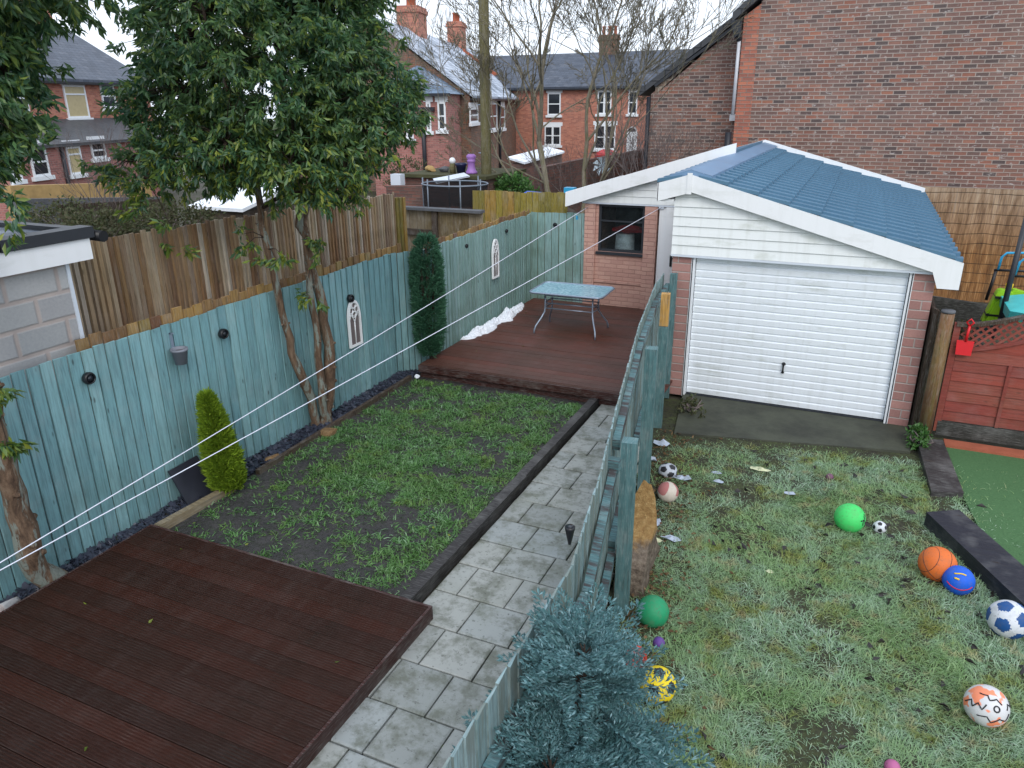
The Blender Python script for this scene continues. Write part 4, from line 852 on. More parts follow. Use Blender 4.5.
C2 = thing('conifer', 'tall narrow dark green conifer in front of the fence jog', 'conifer', (-5.42, 9.02, 0))
m = MB(); m.tube([(.02, 0, -.02), (.0, 0, .3), (0, 0, 1.9)], [.03, .028, .012], 7); 
for k in range(7): a = k*1.1; m.tube([(0, 0, .1+.05*k), (.07*math.cos(a), .07*math.sin(a), .5+.1*k), (.1*math.cos(a), .1*math.sin(a), 1.2+.1*k)], [.012, .01, .004], 5)
m.build('stem', m_bark_dk, C2)
tuft_conifer(C2, 1.72, [(0, .10), (.1, .17), (.3, .20), (.6, .20), (.85, .18), (.96, .12), (1, .05)], 5200, m_column, 4, (.05, .10), .013, .8, center=(0, 0, .27), holes=.42)

# blue green cypress close to the camera: flat fan sprays
def spray(seed):
    r = np.random.default_rng(seed); P = []; D = []; L = []; W = []
    n = 9
    for i in range(n):
        t = (i+1)/n; ax = np.array([t, 0, -.18*t*t]); ln = .42*(1-t)**.7+.06
        for s in (1, -1):
            dr = np.array([math.cos(R(48)), s*math.sin(R(48)), -.10]); kk = max(2, int(8*ln/.48))
            for j in range(kk):
                u = (j+.6)/kk; b = ax+dr*ln*u*.9; dd = dr+np.array([.25, -s*.25, r.normal(0, .12)])
                for s2 in (1, -1):
                    P.append(b); D.append(np.array([math.cos(R(48+s2*38)), s*math.sin(R(48+s2*38)), r.normal(0, .18)])); L.append(.105*(1.2-u*.5)); W.append(.027)
                P.append(b); D.append(dd); L.append(.12*(1.25-u*.5)); W.append(.030)
    P.append(np.array([.97, 0, -.17])); D.append(np.array([1., 0, -.3])); L.append(.1); W.append(.025)
    return leaves(np.array(P), np.array(D), np.array(L), np.array(W), .12, seed, .5)
def cypress(root, stems, seed):
    r = np.random.default_rng(seed); SP = [spray(i+seed) for i in range(4)]; VV = []; FF = []; o = 0; m = MB()
    for (bx, by, H, Rm, n) in stems:
        m.tube([(bx, by, -.02), (bx+.01, by, H*.5), (bx, by, H)], [.03, .016, .004], 7)
        for i in range(n):
            t = (i+.5)/n; z = H*(.04+.93*t**.9); a = i*2.39996+r.normal(0, .25); reach = Rm*(1-t)**.75*r.uniform(.72, 1.1)+.05
            el = .25+.75*t+r.normal(0, .1); bd = np.array([math.cos(a)*math.cos(el), math.sin(a)*math.cos(el), math.sin(el)]); b0 = np.array([bx, by, z])
            m.tube([b0, b0+bd*reach*.5, b0+bd*reach*.9], [.006, .004, .002], 4, cap=False)
            ns = max(2, int(reach/.07))
            for k in range(ns):
                u = (k+1)/ns; p = b0+bd*reach*u*.85; sz = r.uniform(.18, .32)*(.75+.35*u)
                yaw = a+r.normal(0, .75)*(1.1-u*.5); X = np.array([math.cos(yaw)*math.cos(el*.6), math.sin(yaw)*math.cos(el*.6), math.sin(el*.6)+r.normal(0, .2)]); X /= np.linalg.norm(X)
                Yv = np.cross([0, 0, 1.], X); Yv /= np.linalg.norm(Yv); roll = r.normal(0, .38); Zv = np.cross(X, Yv); Y2 = Yv*math.cos(roll)+Zv*math.sin(roll); Z2 = np.cross(X, Y2)
                v, f = SP[r.integers(4)]; VV.append(p+sz*(v[:, :1]*X+v[:, 1:2]*Y2+v[:, 2:]*Z2)); FF.append(f+o); o += len(v)
    m.build('stem', m_bark_dk, root); npmesh('foliage', np.concatenate(VV), np.concatenate(FF), m_blue, root)
BC = thing('conifer', 'blue green cypress with fan sprays in the foreground beside the boundary fence', 'conifer', (-.84, 2.60, 0))
cypress(BC, [(0, 0, 1.44, .35, 120), (.17, -.28, .9, .36, 70), (-.02, -.35, 1.1, .38, 70), (-.10, .16, .7, .26, 34)], 5)

# ------------------------------------------------------------------ fittings on the teal fence
def disc_light(y, z, label, x=-5.79, rz=0):
    t = thing('fence_light', label, 'fence light', (x, y, z), rz, 'round solar lights on the teal fence')
    m = MB(); m.lathe([(.0001, -.03), (.052, -.03), (.055, .0), (.048, .018), (.040, .02), (.038, .008)], 18); o = m.build('housing', m_black, t); o.rotation_euler = (0, R(90), 0)
    m = MB(); m.lathe([(.0001, .012), (.037, .012), (.0001, .0121)], 16); o = m.build('lens', m_pane, t); o.rotation_euler = (0, R(90), 0); return t
L0 = disc_light(3.98, 1.53, 'round black solar light on the teal fence below the grey block wall')
dup(L0, (-5.79, 5.53, 1.50), 'round solar light on the teal fence right of the hanging pot')
dup(L0, (-5.79, 7.72, 1.37), 'round black solar light directly above the larger arched mirror')
for p, l in (((467, 246), 'small dark solar light on the far teal fence left of the small arched mirror'), ((507, 231), 'small dark solar light on the far teal fence right of the small arched mirror')):
    q = atX(*p, -5.475); dup(L0, q, l).scale = (.6, .6, .6)
q = atY(555, 225, 13.01); dup(L0, q, 'small dark solar light on the short teal fence return by the brick wall', R(-90)).scale = (.75, .75, .75)
def arch_mirror(loc, w_, h_, label):
    t = thing('arched_mirror', label, 'mirror', loc)
    def pts(wd, hb, ht, k=9):
        P = [(-wd, 0), (-wd, hb)]
        for i in range(1, k): u = i/k; P.append((-wd*math.cos(u*math.pi/2)**.9, hb+(ht-hb)*math.sin(u*math.pi/2)**1.05))
        P.append((0, ht)); return P+[(-x, z) for x, z in P[::-1][1:]]
    o = pts(w_/2, h_*.6, h_); fr = w_*.11; i_ = [(x*(1-2*fr/w_), fr+z*(1-2.1*fr/h_)) for x, z in o]; n = len(o)
    m = MB(); V = [(0.0, x, z) for x, z in o]+[(0, x, z) for x, z in i_]+[(.03, x, z) for x, z in o]+[(.03, x, z) for x, z in i_]; F = []
    for k in range(n): k2 = (k+1) % n; F += [(2*n+k, 2*n+k2, 3*n+k2, 3*n+k), (k, 2*n+k, 2*n+k2, k2)[::-1], (n+k, n+k2, 3*n+k2, 3*n+k)[::-1]]
    m.add(V, F); m.build('frame', m_white, t)
    m = MB(); m.tube([(.02, 0, fr), (.02, 0, h_*.58)], .008, 6)
    for s in (1, -1):
        m.tube([(.02, 0, h_*.52), (.02, s*w_*.10, h_*.62), (.02, s*w_*.27, h_*.72), (.02, s*w_*.36, h_*.68)], .006, 6)
        m.tube([(.02, s*w_*.36, h_*.60), (.02, s*w_*.22, h_*.72), (.02, s*w_*.02, h_*.66)], .005, 6)
    for a in range(4): c = (.02, .045*w_/.2*math.cos(a*math.pi/2), h_*.79+.045*w_/.2*math.sin(a*math.pi/2)); m.tube([Vector(c)+Vector((0, .03*w_/.2*math.cos(b), .03*w_/.2*math.sin(b))) for b in np.linspace(0, 6.283, 9)], .006*w_/.2, 5)
    m.build('tracery', m_white, t)
    m = MB(); m.prism([(.006, x, z) for x, z in i_], (.006, 0, 0)); m.build('mirror_glass', m_mirror, t); return t
arch_mirror((-5.812, 7.755, .72), .27, .62, 'larger white arched mirror on the teal fence right of the big tree')
arch_mirror((-5.477, 11.35, .93), .24, .66, 'smaller white arched mirror on the far pale teal fence above the snow')
t = thing('hanging_pot', 'grey pot of soil hanging on the teal fence', 'plant pot', (-5.74, 4.9, 1.38))
m = MB(); m.lathe([(.0001, 0), (.055, 0), (.075, .13), (.082, .132), (.082, .155), (.07, .155), (.066, .12)], 18); m.build('pot', m_potgrey, t)
m = MB(); m.lathe([(.0001, .125), (.066, .122)], 16); m.build('soil', m_soil, t)
m = MB(); m.box((-.085, -.012, .10), (-.07, .012, .30)); m.box((-.09, -.012, .29), (-.05, .012, .30)); m.build('hook', m_metal, t)
# slate slab leaning on the fence
m = MB(); m.prism([(-5.62, 4.58, 0), (-5.80, 4.57, .36), (-5.80, 4.93, .37), (-5.60, 4.95, 0)], (.02, 0, .006)); tag(m.build('slate_slab', m_slate_tile), 'square dark slate slab leaning on the teal fence by the cone conifer', 'slate slab')
def rock(name, loc, s, m_, label, seed, cat='rock'):
    m = MB(); m.sphere((0, 0, 0), 1, 14, 9); rr = random.Random(seed); 
    cuts = [(Vector((rr.gauss(0, 1), rr.gauss(0, 1), rr.gauss(0, 1))).normalized(), rr.uniform(.55, .85)) for _ in range(9)]
    for i, v in enumerate(m.v):
        v = Vector(v)
        for n_, d_ in cuts:
            e_ = v.dot(n_)-d_
            if e_ > 0: v -= n_*e_
        m.v[i] = (v.x*s[0], v.y*s[1], v.z*s[2])
    m.sm = [False]*len(m.f); o = m.build(name, m_); o.location = loc; return tag(o, label, cat)
rock('stone', (-5.42, 6.55, .03), (.10, .14, .05), m_rock_o, 'flat brown stone at the foot of the twin trunk tree', 3, 'stone')
rock('stone', (-5.58, 5.75, .02), (.06, .11, .035), m_rock_o, 'small flat brown stone lying in the slate border', 4, 'stone')
rock('stone', (-5.62, 2.72, .05), (.10, .2, .08), m_block, 'pale stone lump beside the left tree trunk and front deck', 6, 'stone')
rock('stone', (-5.42, 8.62, .05), (.04, .06, .04), m_snow, 'white pebble below the narrow dark conifer', 8, 'stone')

# ------------------------------------------------------------------ block built shed behind the teal fence at the left
SH = thing('block_shed', 'grey concrete block shed with white fascia and dark flat roof edge', 'shed', (-7.3, 2.9, 0))
m = MB(); m.box((-8.6, 1.2, 0), (-6.02, 4.15, 2.5)); at_world(SH, m, 'wall', m_block)
m = MB(); m.box((-6.035, 4.135, 0), (-6.005, 4.165, 2.49)); at_world(SH, m, 'corner_trim', m_pvc_trim)
m = MB(); m.box((-5.99, 1.2, 2.48), (-5.95, 4.36, 2.66)); m.box((-8.6, 4.32, 2.48), (-5.99, 4.36, 2.66)); at_world(SH, m, 'fascia_board', m_white)
m = MB(); m.box((-8.6, 1.2, 2.66), (-6.1, 4.30, 2.70)); at_world(SH, m, 'roof', m_slate_snow)
m = MB(); m.box((-6.1, 3.6, 2.661), (-5.93, 4.40, 2.755)); m.box((-6.1, 1.2, 2.661), (-5.93, 3.58, 2.74)); m.box((-8.6, 4.30, 2.661), (-6.1, 4.40, 2.74)); at_world(SH, m, 'roof_edge', m_darkgrey)
m = MB(); m.tube([(-6.5, 4.46, 2.68), (-5.9, 4.46, 2.66)], .05, 8); at_world(SH, m, 'gutter', m_black)
# ------------------------------------------------------------------ right lawn and what lies on it
sheet('lawn_soil', [(-2.2, 1.2), (1.32, 9.35)], -.004, m_turfsoil, .08, .02, 9, mask=lambda x, y: x > np.where(y < 3.4, -1.12, -1.12-.165*(y-3.4)))
sheet('lawn_soil', [(1.25, .8), (5.0, 5.6)], -.012, m_turfsoil, .15, .015, 9)
m = MB(); m.prism([(1.20, 9.2, -.01), (1.5, 6.6, -.01), (1.95, 5.6, -.01), (6, 5.4, -.01), (6, 9.2, -.01)], (0, 0, .02)); tag(m.build('artificial_turf', m_turf), kind='structure')
m = MB(); m.box((1.28, 9.05, 0), (6, 9.24, .035)); tag(m.build('turf_edging', m_terracotta), kind='structure')
def d2(x, y):
    nz = vnoise(x, y, 1.3, 41); nz2 = vnoise(x, y, 5, 42); fl = -1.05-.165*np.clip(y-3.4, 0, 9); edge = np.clip((x-fl-.05)/.45, 0, 1); far = np.clip((8.35+.2*(x+.4)-y)*3, 0, 1)
    bare = np.where((x < -.35) & (y > 6.1), .62, 1.0); in_turf = (x > 1.12+.5*np.clip((9.2-y)/3.8, 0, 1)) & (y > 5.7)
    return np.clip((nz*.5+nz2*.5-.36)*6, .04, 1)*(.12+.88*edge)*far*bare*np.where(in_turf, .05, 1)
zf2 = lambda x, y: (vnoise(x, y, 2.2, 9)-.5)*.04-.004
blades('grass', 250000, (-1.8, 2.3, 2.2, 8.6), d2, (.035, .10), (.003, .0065), .38, m_grass2, 'matted pale green grass of the right lawn', 51, 0, zf2)
blades('grass', 190000, (-1.9, 2.2, 2.2, 8.6), lambda x, y: np.clip(d2(x, y)*.8+.12*(x > -1.05-.165*np.clip(y-3.4, 0, 9)), 0, 1)*(y < 8.5+.2*(x+.4)), (.012, .035), (.003, .006), .7, m_grass2, 'short mossy pale green turf between the longer grass of the right lawn', 52, 0, zf2)
rr = np.random.default_rng(77)
# balls
def ball_mat(name, f):
    t = NT(name); return f(t)
def striped(name, base, dark, scale=9):      # dark panel patches: voronoi cells
    def f(t):
        o = t.obj(); v = t.n('TexVoronoi', {'Vector': o, 'Scale': scale}); k = t.ramp(v.outputs[0], [(.30, 1.0), (.34, 0.0)]); return t.fin(t.mix(k, base, dark), .45)
    return ball_mat(name, f)
def football(root, r_, patch_m, base_m, seed=0, size=.46):
    """ball with pentagon patches inlaid in its skin"""
    ph = (1+5**.5)/2; ico = np.array([Vector(v).normalized()[:] for v in ((0, 1, ph), (0, -1, ph), (0, 1, -ph), (0, -1, -ph), (1, ph, 0), (-1, ph, 0), (1, -ph, 0), (-1, -ph, 0), (ph, 0, 1), (-ph, 0, 1), (ph, 0, -1), (-ph, 0, -1))])
    rot = np.array(Matrix.Rotation(seed*1.3, 3, 'X') @ Matrix.Rotation(seed*.7+.3, 3, 'Y')); ico = ico @ rot.T
    m = MB(); m.sphere((0, 0, r_), r_, 72, 48)
    V = np.array(m.v)-[0, 0, r_]
    for i, f in enumerate(m.f):
        c = V[f].mean(0); c /= np.linalg.norm(c); d = ico @ c; o = np.argsort(-d)
        if d[o[0]]-d[o[1]] > (1-size)*.66*(1-.447) : m.mi[i] = 1
    m.build('ball', [base_m, patch_m], root)
def bloc(px, py, r_): p = atZ(px, py, r_*.95); return (p.x, p.y, -.028)
m_w = scuffed('scuffed white ball', s2l((206, 210, 216))); m_bk = plain('black ball patch', (.02, .02, .025), .5)
rB = .128
t = thing('ball', 'lime green ball with a small dark print on the right lawn', 'ball', bloc(850, 516, .135)); m = MB(); m.sphere((0, 0, .135), .135, 26, 18); m.build('ball', scuffed('lime ball vinyl', s2l((70, 206, 106))), t)
m = MB()                                    # dark creature shaped print on its right side
def on_ball(a, e, r_=.1365): a, e = R(a), R(e); return Vector((r_*math.cos(e)*math.cos(a), r_*math.cos(e)*math.sin(a), .135+r_*math.sin(e)))
for a0, e0, w_, h_ in ((-28, 14, 14, 9), (-20, 24, 7, 12), (-34, 2, 6, 14), (-18, 2, 6, 12), (-42, 16, 8, 5), (-12, 32, 8, 6)): m.add([on_ball(a0-w_/2, e0-h_/2), on_ball(a0+w_/2, e0-h_/2), on_ball(a0+w_/2, e0+h_/2), on_ball(a0-w_/2, e0+h_/2)], [(0, 1, 2, 3)])
m.build('print', m_bk, t)
t = thing('ball', 'small white ball with black spots next to the lime green ball', 'ball', bloc(880, 525, .06)); football(t, .06, m_bk, m_w, 2, .30)
t = thing('ball', 'orange basketball with black seams on the right lawn', 'ball', bloc(938, 562, .145)); m = MB(); m.sphere((0, 0, .145), .145, 26, 18); m.build('ball', scuffed('orange basketball rubber', s2l((214, 108, 48))), t)
m = MB(); Mr = Matrix.Rotation(.5, 3, 'X') @ Matrix.Rotation(.6, 3, 'Y')
for ax_ in range(4):
    P = []
    for a in np.linspace(0, 6.2832, 41):
        v = [Vector((math.cos(a), math.sin(a), 0)), Vector((0, math.cos(a), math.sin(a))), Vector((.62, .78*math.cos(a), .78*math.sin(a))), Vector((-.62, .78*math.cos(a), .78*math.sin(a)))][ax_]
        P.append(Mr @ v*.145+Vector((0, 0, .145)))
    m.tube(P, .0022, 5, cap=False)
m.build('seam', m_bk, t)
t = thing('ball', 'blue ball with yellow and red marks touching the orange basketball', 'ball', bloc(959, 578, .118)); m = MB(); m.sphere((0, 0, .118), .118, 24, 16); m.build('ball', scuffed('royal blue ball vinyl', s2l((22, 92, 206))), t)
m = MB()
def ob(a, e, r_=.1195): a, e = R(a), R(e); return Vector((r_*math.cos(e)*math.cos(a), r_*math.cos(e)*math.sin(a), .118+r_*math.sin(e)))
m.tube([ob(a, 52+6*math.sin(R(a*3))) for a in range(-130, -60, 6)], .006, 5); m.tube([ob(a, 34) for a in range(-118, -96, 5)], .008, 5); m.build('yellow_mark', m_yellow, t)
m = MB(); m.tube([ob(a, 16-22*math.cos(R((a+90)*1.4))) for a in range(-140, -40, 6)], .004, 5); m.build('red_mark', m_redp, t)
t = thing('ball', 'white football with blue star patches beside the black sleeper', 'ball', bloc(1009, 617, .14)); football(t, .14, scuffed('blue star patch', s2l((26, 78, 138))), m_w, 5, .42)
t = thing('ball', 'white football with salmon blotches and black zigzag lines on the lawn', 'ball', bloc(987, 703, .128))
def zig(tt):
    o = tt.obj(); n = tt.noise(o, 9, 2); return tt.fin(tt.mix(tt.ramp(n, [(.54, 0.0), (.57, 1.0)]), s2l((206, 206, 208)), s2l((236, 140, 104))), .45)
m = MB(); m.sphere((0, 0, .128), .128, 26, 18); m.build('ball', ball_mat('salmon blotched ball', zig), t)
m = MB(); rz_ = random.Random(3)
def oz(a, e, r_=.1285): a, e = R(a), R(e); return Vector((r_*math.cos(e)*math.cos(a), r_*math.cos(e)*math.sin(a), .128+r_*math.sin(e)))
for pts_ in (((-165, 10), (-150, 30), (-138, 16), (-128, 34), (-112, 22), (-104, 40)), ((-150, 58), (-110, 66), (-96, 54), (-64, 60), (-50, 44)), ((-120, 0), (-96, 8), (-84, -8), (-64, 6), (-44, -4), (-30, 14)), ((-36, 26), (-22, 38), (-10, 24), (4, 34))):
    P = []
    for (a0, e0), (a1, e1) in zip(pts_[:-1], pts_[1:]): P += [oz(a0+(a1-a0)*k/4, e0+(e1-e0)*k/4) for k in range(4)]
    m.tube(P+[oz(*pts_[-1])], .0042, 5)
m.tube([oz(-72+9*math.cos(q), 34+8*math.sin(q)) for q in np.linspace(0, 6.3, 12)], .005, 5); m.build('zigzag', m_bk, t)
t = thing('ball', 'green rubber ball lying by the blue green cypress', 'ball', bloc(653, 609, .122)); m = MB(); m.sphere((0, 0, .122), .122, 26, 18); m.build('ball', scuffed('green ball rubber', s2l((34, 142, 96))), t)
t = thing('ball', 'yellow football with black patches half hidden by the cypress', 'ball', bloc(658, 682, .12)); football(t, .12, m_bk, scuffed('yellow ball vinyl', s2l((232, 206, 30))), 1.7, .30)
t = thing('ball', 'worn white ball with faded red panels near the leaning rock', 'ball', bloc(668, 490, .105))
def redw(tt):
    o = tt.obj(); v = tt.n('TexVoronoi', {'Vector': o, 'Scale': 8.0}); x, y, z = tt.xy(v.outputs[1]); k = tt.M('GREATER_THAN', x, .55); c = tt.mix(k, s2l((206, 196, 184)), s2l((176, 96, 100))); return tt.fin(tt.mix(tt.M('MULTIPLY', tt.noise(o, 30, 4), .5), c, s2l((150, 140, 126))), .7)
m = MB(); m.sphere((0, 0, .105), .105, 22, 14); m.build('ball', ball_mat('worn red panel ball', redw), t)
t = thing('ball', 'deflated grey white football with black patches by the fence post', 'ball', bloc(668, 468, .09)); football(t, .10, m_bk, scuffed('dirty white ball', s2l((176, 182, 192))), 3.1, .45); t.scale = (1, 1, .8)
t = thing('ball', 'red slotted toy ball behind the blue green cypress', 'ball', bloc(634, 655, .085)); m = MB()
for k in range(9):
    a = k*math.pi/9; m.tube([Vector((.085*math.cos(q)*math.cos(a), .085*math.cos(q)*math.sin(a), .085+.085*math.sin(q))) for q in np.linspace(0, 6.2832, 25)], .007, 5, cap=False)
for e in (-40, 0, 40): m.tube([Vector((.085*math.cos(R(e))*math.cos(q), .085*math.cos(R(e))*math.sin(q), .085+.085*math.sin(R(e)))) for q in np.linspace(0, 6.2832, 25)], .007, 5, cap=False)
m.build('cage', plain('red orange plastic', s2l((200, 60, 40)), .45), t)
t = thing('ball', 'small purple ball next to the green rubber ball', 'ball', bloc(659, 640, .045)); m = MB(); m.sphere((0, 0, .045), .045, 16, 10); m.build('ball', scuffed('purple ball', s2l((96, 66, 140))), t)
t = thing('ball', 'small pink ball at the bottom edge of the lawn', 'ball', bloc(893, 764, .045)); m = MB(); m.sphere((0, 0, .045), .045, 16, 10); m.build('ball', scuffed('pink ball', s2l((176, 96, 140))), t)
t = thing('ball', 'tiny plum coloured ball in the grass near the garage door', 'ball', bloc(830, 475, .04)); m = MB(); m.sphere((0, 0, .04), .04, 14, 9); m.build('ball', scuffed('plum ball', s2l((110, 74, 96))), t)
# litter
def crumple(px, py, s, m_, label, seed, h=.3):
    p = atZ(px, py, .01); r = np.random.default_rng(seed); m = MB(); n = 7; V = [(math.cos(a)*q*s*(1+r.normal(0, .18)), math.sin(a)*q*s*.65*(1+r.normal(0, .18)), abs(r.normal(0, h*.35))*s+.004) for q in (.5, 1) for a in np.linspace(0, 6.283, n, endpoint=False)]+[(0, 0, s*h)]
    F = [(n+i, n+(i+1) % n, (i+1) % n, i) for i in range(n)]+[(i, (i+1) % n, 2*n) for i in range(n)]; m.add(V, F); o = m.build('litter', m_); o.location = (p.x, p.y, .01); return tag(o, label, 'litter')
m_lw = plain('pale plastic wrapper', s2l((168, 178, 194)), .4, nz=.12, nscale=30); m_ly = plain('pale yellow wrapper', s2l((204, 206, 170)), .5, nz=.15, nscale=20)
crumple(762, 470, .10, m_ly, 'crumpled pale yellow wrapper on the grass below the garage door', 1); crumple(790, 494, .055, m_lw, 'small torn white wrapper in the grass right of the yellow wrapper', 2)
crumple(716, 473, .05, m_lw, 'upper of two white scraps in front of the driveway apron', 3, .2); crumple(719, 482, .055, m_lw, 'lower of two white scraps in front of the driveway apron', 4, .2)
crumple(681, 478, .10, m_lw, 'flattened clear plastic beside the deflated football', 5); crumple(651, 461, .075, m_lw, 'crumpled grey plastic against the fence post', 6, .8)
crumple(653, 523, .085, m_lw, 'pale blue plastic scrap above the leaning rock', 7, .5); crumple(671, 539, .09, m_lw, 'crumpled white plastic bag right of the leaning rock', 8); crumple(656, 541, .06, m_ly, 'small pale green scrap beside the leaning rock', 9)
crumple(770, 572, .04, m_ly, 'tiny coloured wrapper in the middle of the right lawn', 10, .2); crumple(663, 444, .11, m_lw, 'heap of crumpled grey plastic beside the driveway apron', 11, .6)
# leaning rock by the fence
m = MB(); RK = thing('leaning_rock', 'tall rough rock with ochre top face leaning behind the fence post', 'rock', (-1.27, 5.5, 0))
m.add([(-1.38, 4.92, -.05), (-1.12, 4.97, -.05), (-1.18, 5.75, -.05), (-1.5, 5.8, -.05), (-1.34, 4.98, .26), (-1.15, 5.03, .22), (-1.16, 5.42, .46), (-1.42, 5.45, .50), (-1.25, 5.58, .70), (-1.34, 5.58, .71)], [(0, 1, 5, 4), (1, 2, 6, 5), (3, 0, 4, 7), (4, 5, 6, 7), (2, 3, 7, 9, 8, 6), (7, 6, 8, 9)])
import bmesh
def roughen(m, cuts, amp, seed, name, mm, root=None):
    o = m.build(name, mm); bm = bmesh.new(); bm.from_mesh(o.data); bmesh.ops.subdivide_edges(bm, edges=bm.edges, cuts=cuts, use_grid_fill=True); 
    P = np.array([v.co[:] for v in bm.verts]); nz = vnoise(P[:, 0]*3+P[:, 2]*2+9, P[:, 1]*3+P[:, 2]+9, 2.2, seed)-.5
    for v, k in zip(bm.verts, nz): v.co += Vector((k*amp, k*amp*.6, k*amp))
    bm.to_mesh(o.data); bm.free()
    if root is not None: o.parent = root; o.data.transform(Matrix.Translation(-Vector(root.location)))
    return o
roughen(m, 6, .06, 3, 'rock_body', m_rock2, RK)
# dead leaves and dark clods
rr = np.random.default_rng(91); N = 900; y = rr.uniform(3.2, 8.3, N); x = -1.0-.165*np.clip(y-3.4, 0, 9)+np.abs(rr.normal(0, .28, N)); P = np.stack([x, y, rr.uniform(.0, .04, N)], 1); Dv = np.stack([rr.normal(size=N), rr.normal(size=N), rr.normal(0, .25, N)], 1)
V, F = leaves(P, Dv, rr.uniform(.03, .07, N), rr.uniform(.015, .03, N), .25, 3)
m_dead = leafmat('dead brown leaf', [(84, 64, 46), (104, 82, 58), (62, 50, 40), (128, 104, 76)], .05, .8, .2)
tag(npmesh('leaf_litter', V, F, m_dead), 'dead brown leaves strewn along the boundary fence on the lawn side', 'leaf litter', kind='stuff')
N = 260; P = np.stack([rr.uniform(-.8, 1.9, N), rr.uniform(3.2, 8.2, N), rr.uniform(.01, .035, N)], 1); k = vnoise(P[:, 0], P[:, 1], 1.5, 5) > .5; P = P[k]; N = len(P); Dv = np.stack([rr.normal(size=N), rr.normal(size=N), rr.normal(0, .2, N)], 1)
V, F = leaves(P, Dv, rr.uniform(.05, .11, N), rr.uniform(.03, .06, N), .3, 8); tag(npmesh('wet_leaves', V, F, plain('dark wet leaf', (.022, .019, .018), .5)), 'dark wet leaves scattered over the right lawn', 'wet leaves', kind='stuff')
# black sleeper and plank
m = MB(); m.prism([(.97, 7.09, -.02), (1.25, 7.26, -.02), (2.35, 4.95, -.02), (2.07, 4.78, -.02)], (0, 0, .16)); tag(m.build('timber_sleeper', m_sleeper), 'thick black timber sleeper between the lawn and artificial turf', 'sleeper')
m = MB(); m.prism([(.99, 9.06, -.01), (1.26, 9.12, -.01), (1.35, 7.80, -.01), (1.06, 7.70, -.01)], (0, 0, .075)); tag(m.build('timber_sleeper', m_kerb), 'low dark muddy plank from the mossy post towards the black sleeper', 'sleeper')
# solar stake light on the fence
q = atX(570, 528, -1.16); t = thing('solar_stake_light', 'small black cone solar light standing on the boundary fence above the path', 'solar light', (q.x, q.y, q.z-.10)); t.scale = (.68, .68, .72)
m = MB(); m.lathe([(.0001, 0), (.012, 0), (.02, .04), (.04, .13), (.042, .15), (.0001, .155)], 14); m.build('body', m_black, t); m = MB(); m.lathe([(.0001, .156), (.034, .156), (.0001, .16)], 12); m.build('solar_cap', m_pane, t)
# red spade hanging on the panel
t = thing('toy_spade', 'red plastic toy spade hanging on the red lattice panel', 'toy spade', (1.29, 9.235, 1.06))
m = MB(); m.add([(-.075, -.008, 0), (.075, -.008, 0), (.085, .01, .16), (-.085, .01, .16), (-.075, -.02, 0), (.075, -.02, 0), (.085, -.005, .16), (-.085, -.005, .16)], [(0, 1, 2, 3), (7, 6, 5, 4), (0, 4, 5, 1), (1, 5, 6, 2), (2, 6, 7, 3), (3, 7, 4, 0)]); m.build('blade', m_redp, t)
m = MB(); m.tube([(0, 0, .15), (.01, 0, .33)], .014, 8); m.tube([(.01, 0, .33), (-.025, 0, .37), (.012, 0, .41), (.045, 0, .37), (.01, 0, .33)], .010, 6); m.build('handle', m_redp, t)

# ------------------------------------------------------------------ yard behind the red panel
m = MB(); m.box((.95, 17.0, -.05), (5.5, 17.03, 2.13)); BS = tag(m.build('bamboo_screen', m_bamboo), 'tall brown bamboo reed screen below the big brick wall', 'screen')
m = MB(); m.prism([(1.15, 12.3, 0), (1.95, 12.3, 0), (1.95, 12.3, .95), (1.15, 12.3, 1.02)], (0, .05, 0)); tag(m.build('yard_board', m_gravel), 'low dark weathered board behind the red lattice panel', 'board')
yp = thing('toy_pack', 'lime green padded toy pack with yellow caps and black straps behind the lattice', 'toy', (1.74, 11.0, .96))
def rbox(m, c, s, r_=.03):
    pr = rrect(s[0]/2, s[2]/2, r_, 4); m.prism([(c[0]+x, c[1]-s[1]/2, c[2]+z) for x, z in pr], (0, s[1], 0)); return m
m = MB(); rbox(m, (0, 0, .26), (.20, .14, .50), .06); rbox(m, (.0, -.08, .22), (.14, .05, .3), .04); rbox(m, (.30, .1, .34), (.09, .12, .38), .04); rbox(m, (.20, .1, .5), (.26, .1, .08), .03); o = m.build('body', m_lime, yp); o.rotation_euler = (0, R(14), 0)
m = MB(); m.lathe([(.0001, .0), (.04, 0), (.045, .05), (.03, .07), (.0001, .075)], 12, c=(.14, 0, .52)); m.lathe([(.0001, .0), (.035, 0), (.04, .05), (.028, .065), (.0001, .07)], 12, c=(.36, .1, .54)); m.build('cap', m_yellow, yp)
m = MB(); m.box((-.06, -.115, .17), (.17, .085, .195)); m.build('strap', m_black, yp); m = MB(); m.box((.0, -.115, .40), (.22, .085, .425)); m.build('strap', m_black, yp)
m = MB(); rbox(m, (-.01, 0, .0), (.2, .16, .14), .04); m.build('base', plain('dark teal plastic', s2l((28, 74, 74)), .5), yp)
m = MB(); a = atY(1001, 318, 10.6); b_ = atY(1030, 205, 10.9); m.tube([a, b_], .033, 10); m.tube([a, a-Vector((.06, 0, .28))], .03, 8); tag(m.build('black_pole', m_darkgrey), 'thick slanting black pole in the yard behind the lattice', 'pole')
t = thing('trolley_frame', 'sky blue tube frame with black crossbar behind the lattice', 'frame', (2.2, 11.6, .9))
m = MB(); P = [atY(x, y, 11.6) for x, y in ((998, 270), (1002, 257), (1007, 253), (1030, 253), (1036, 262), (1034, 275))]; m.tube(P, .016, 8); at_world(t, m, 'hoop', m_blue_p)
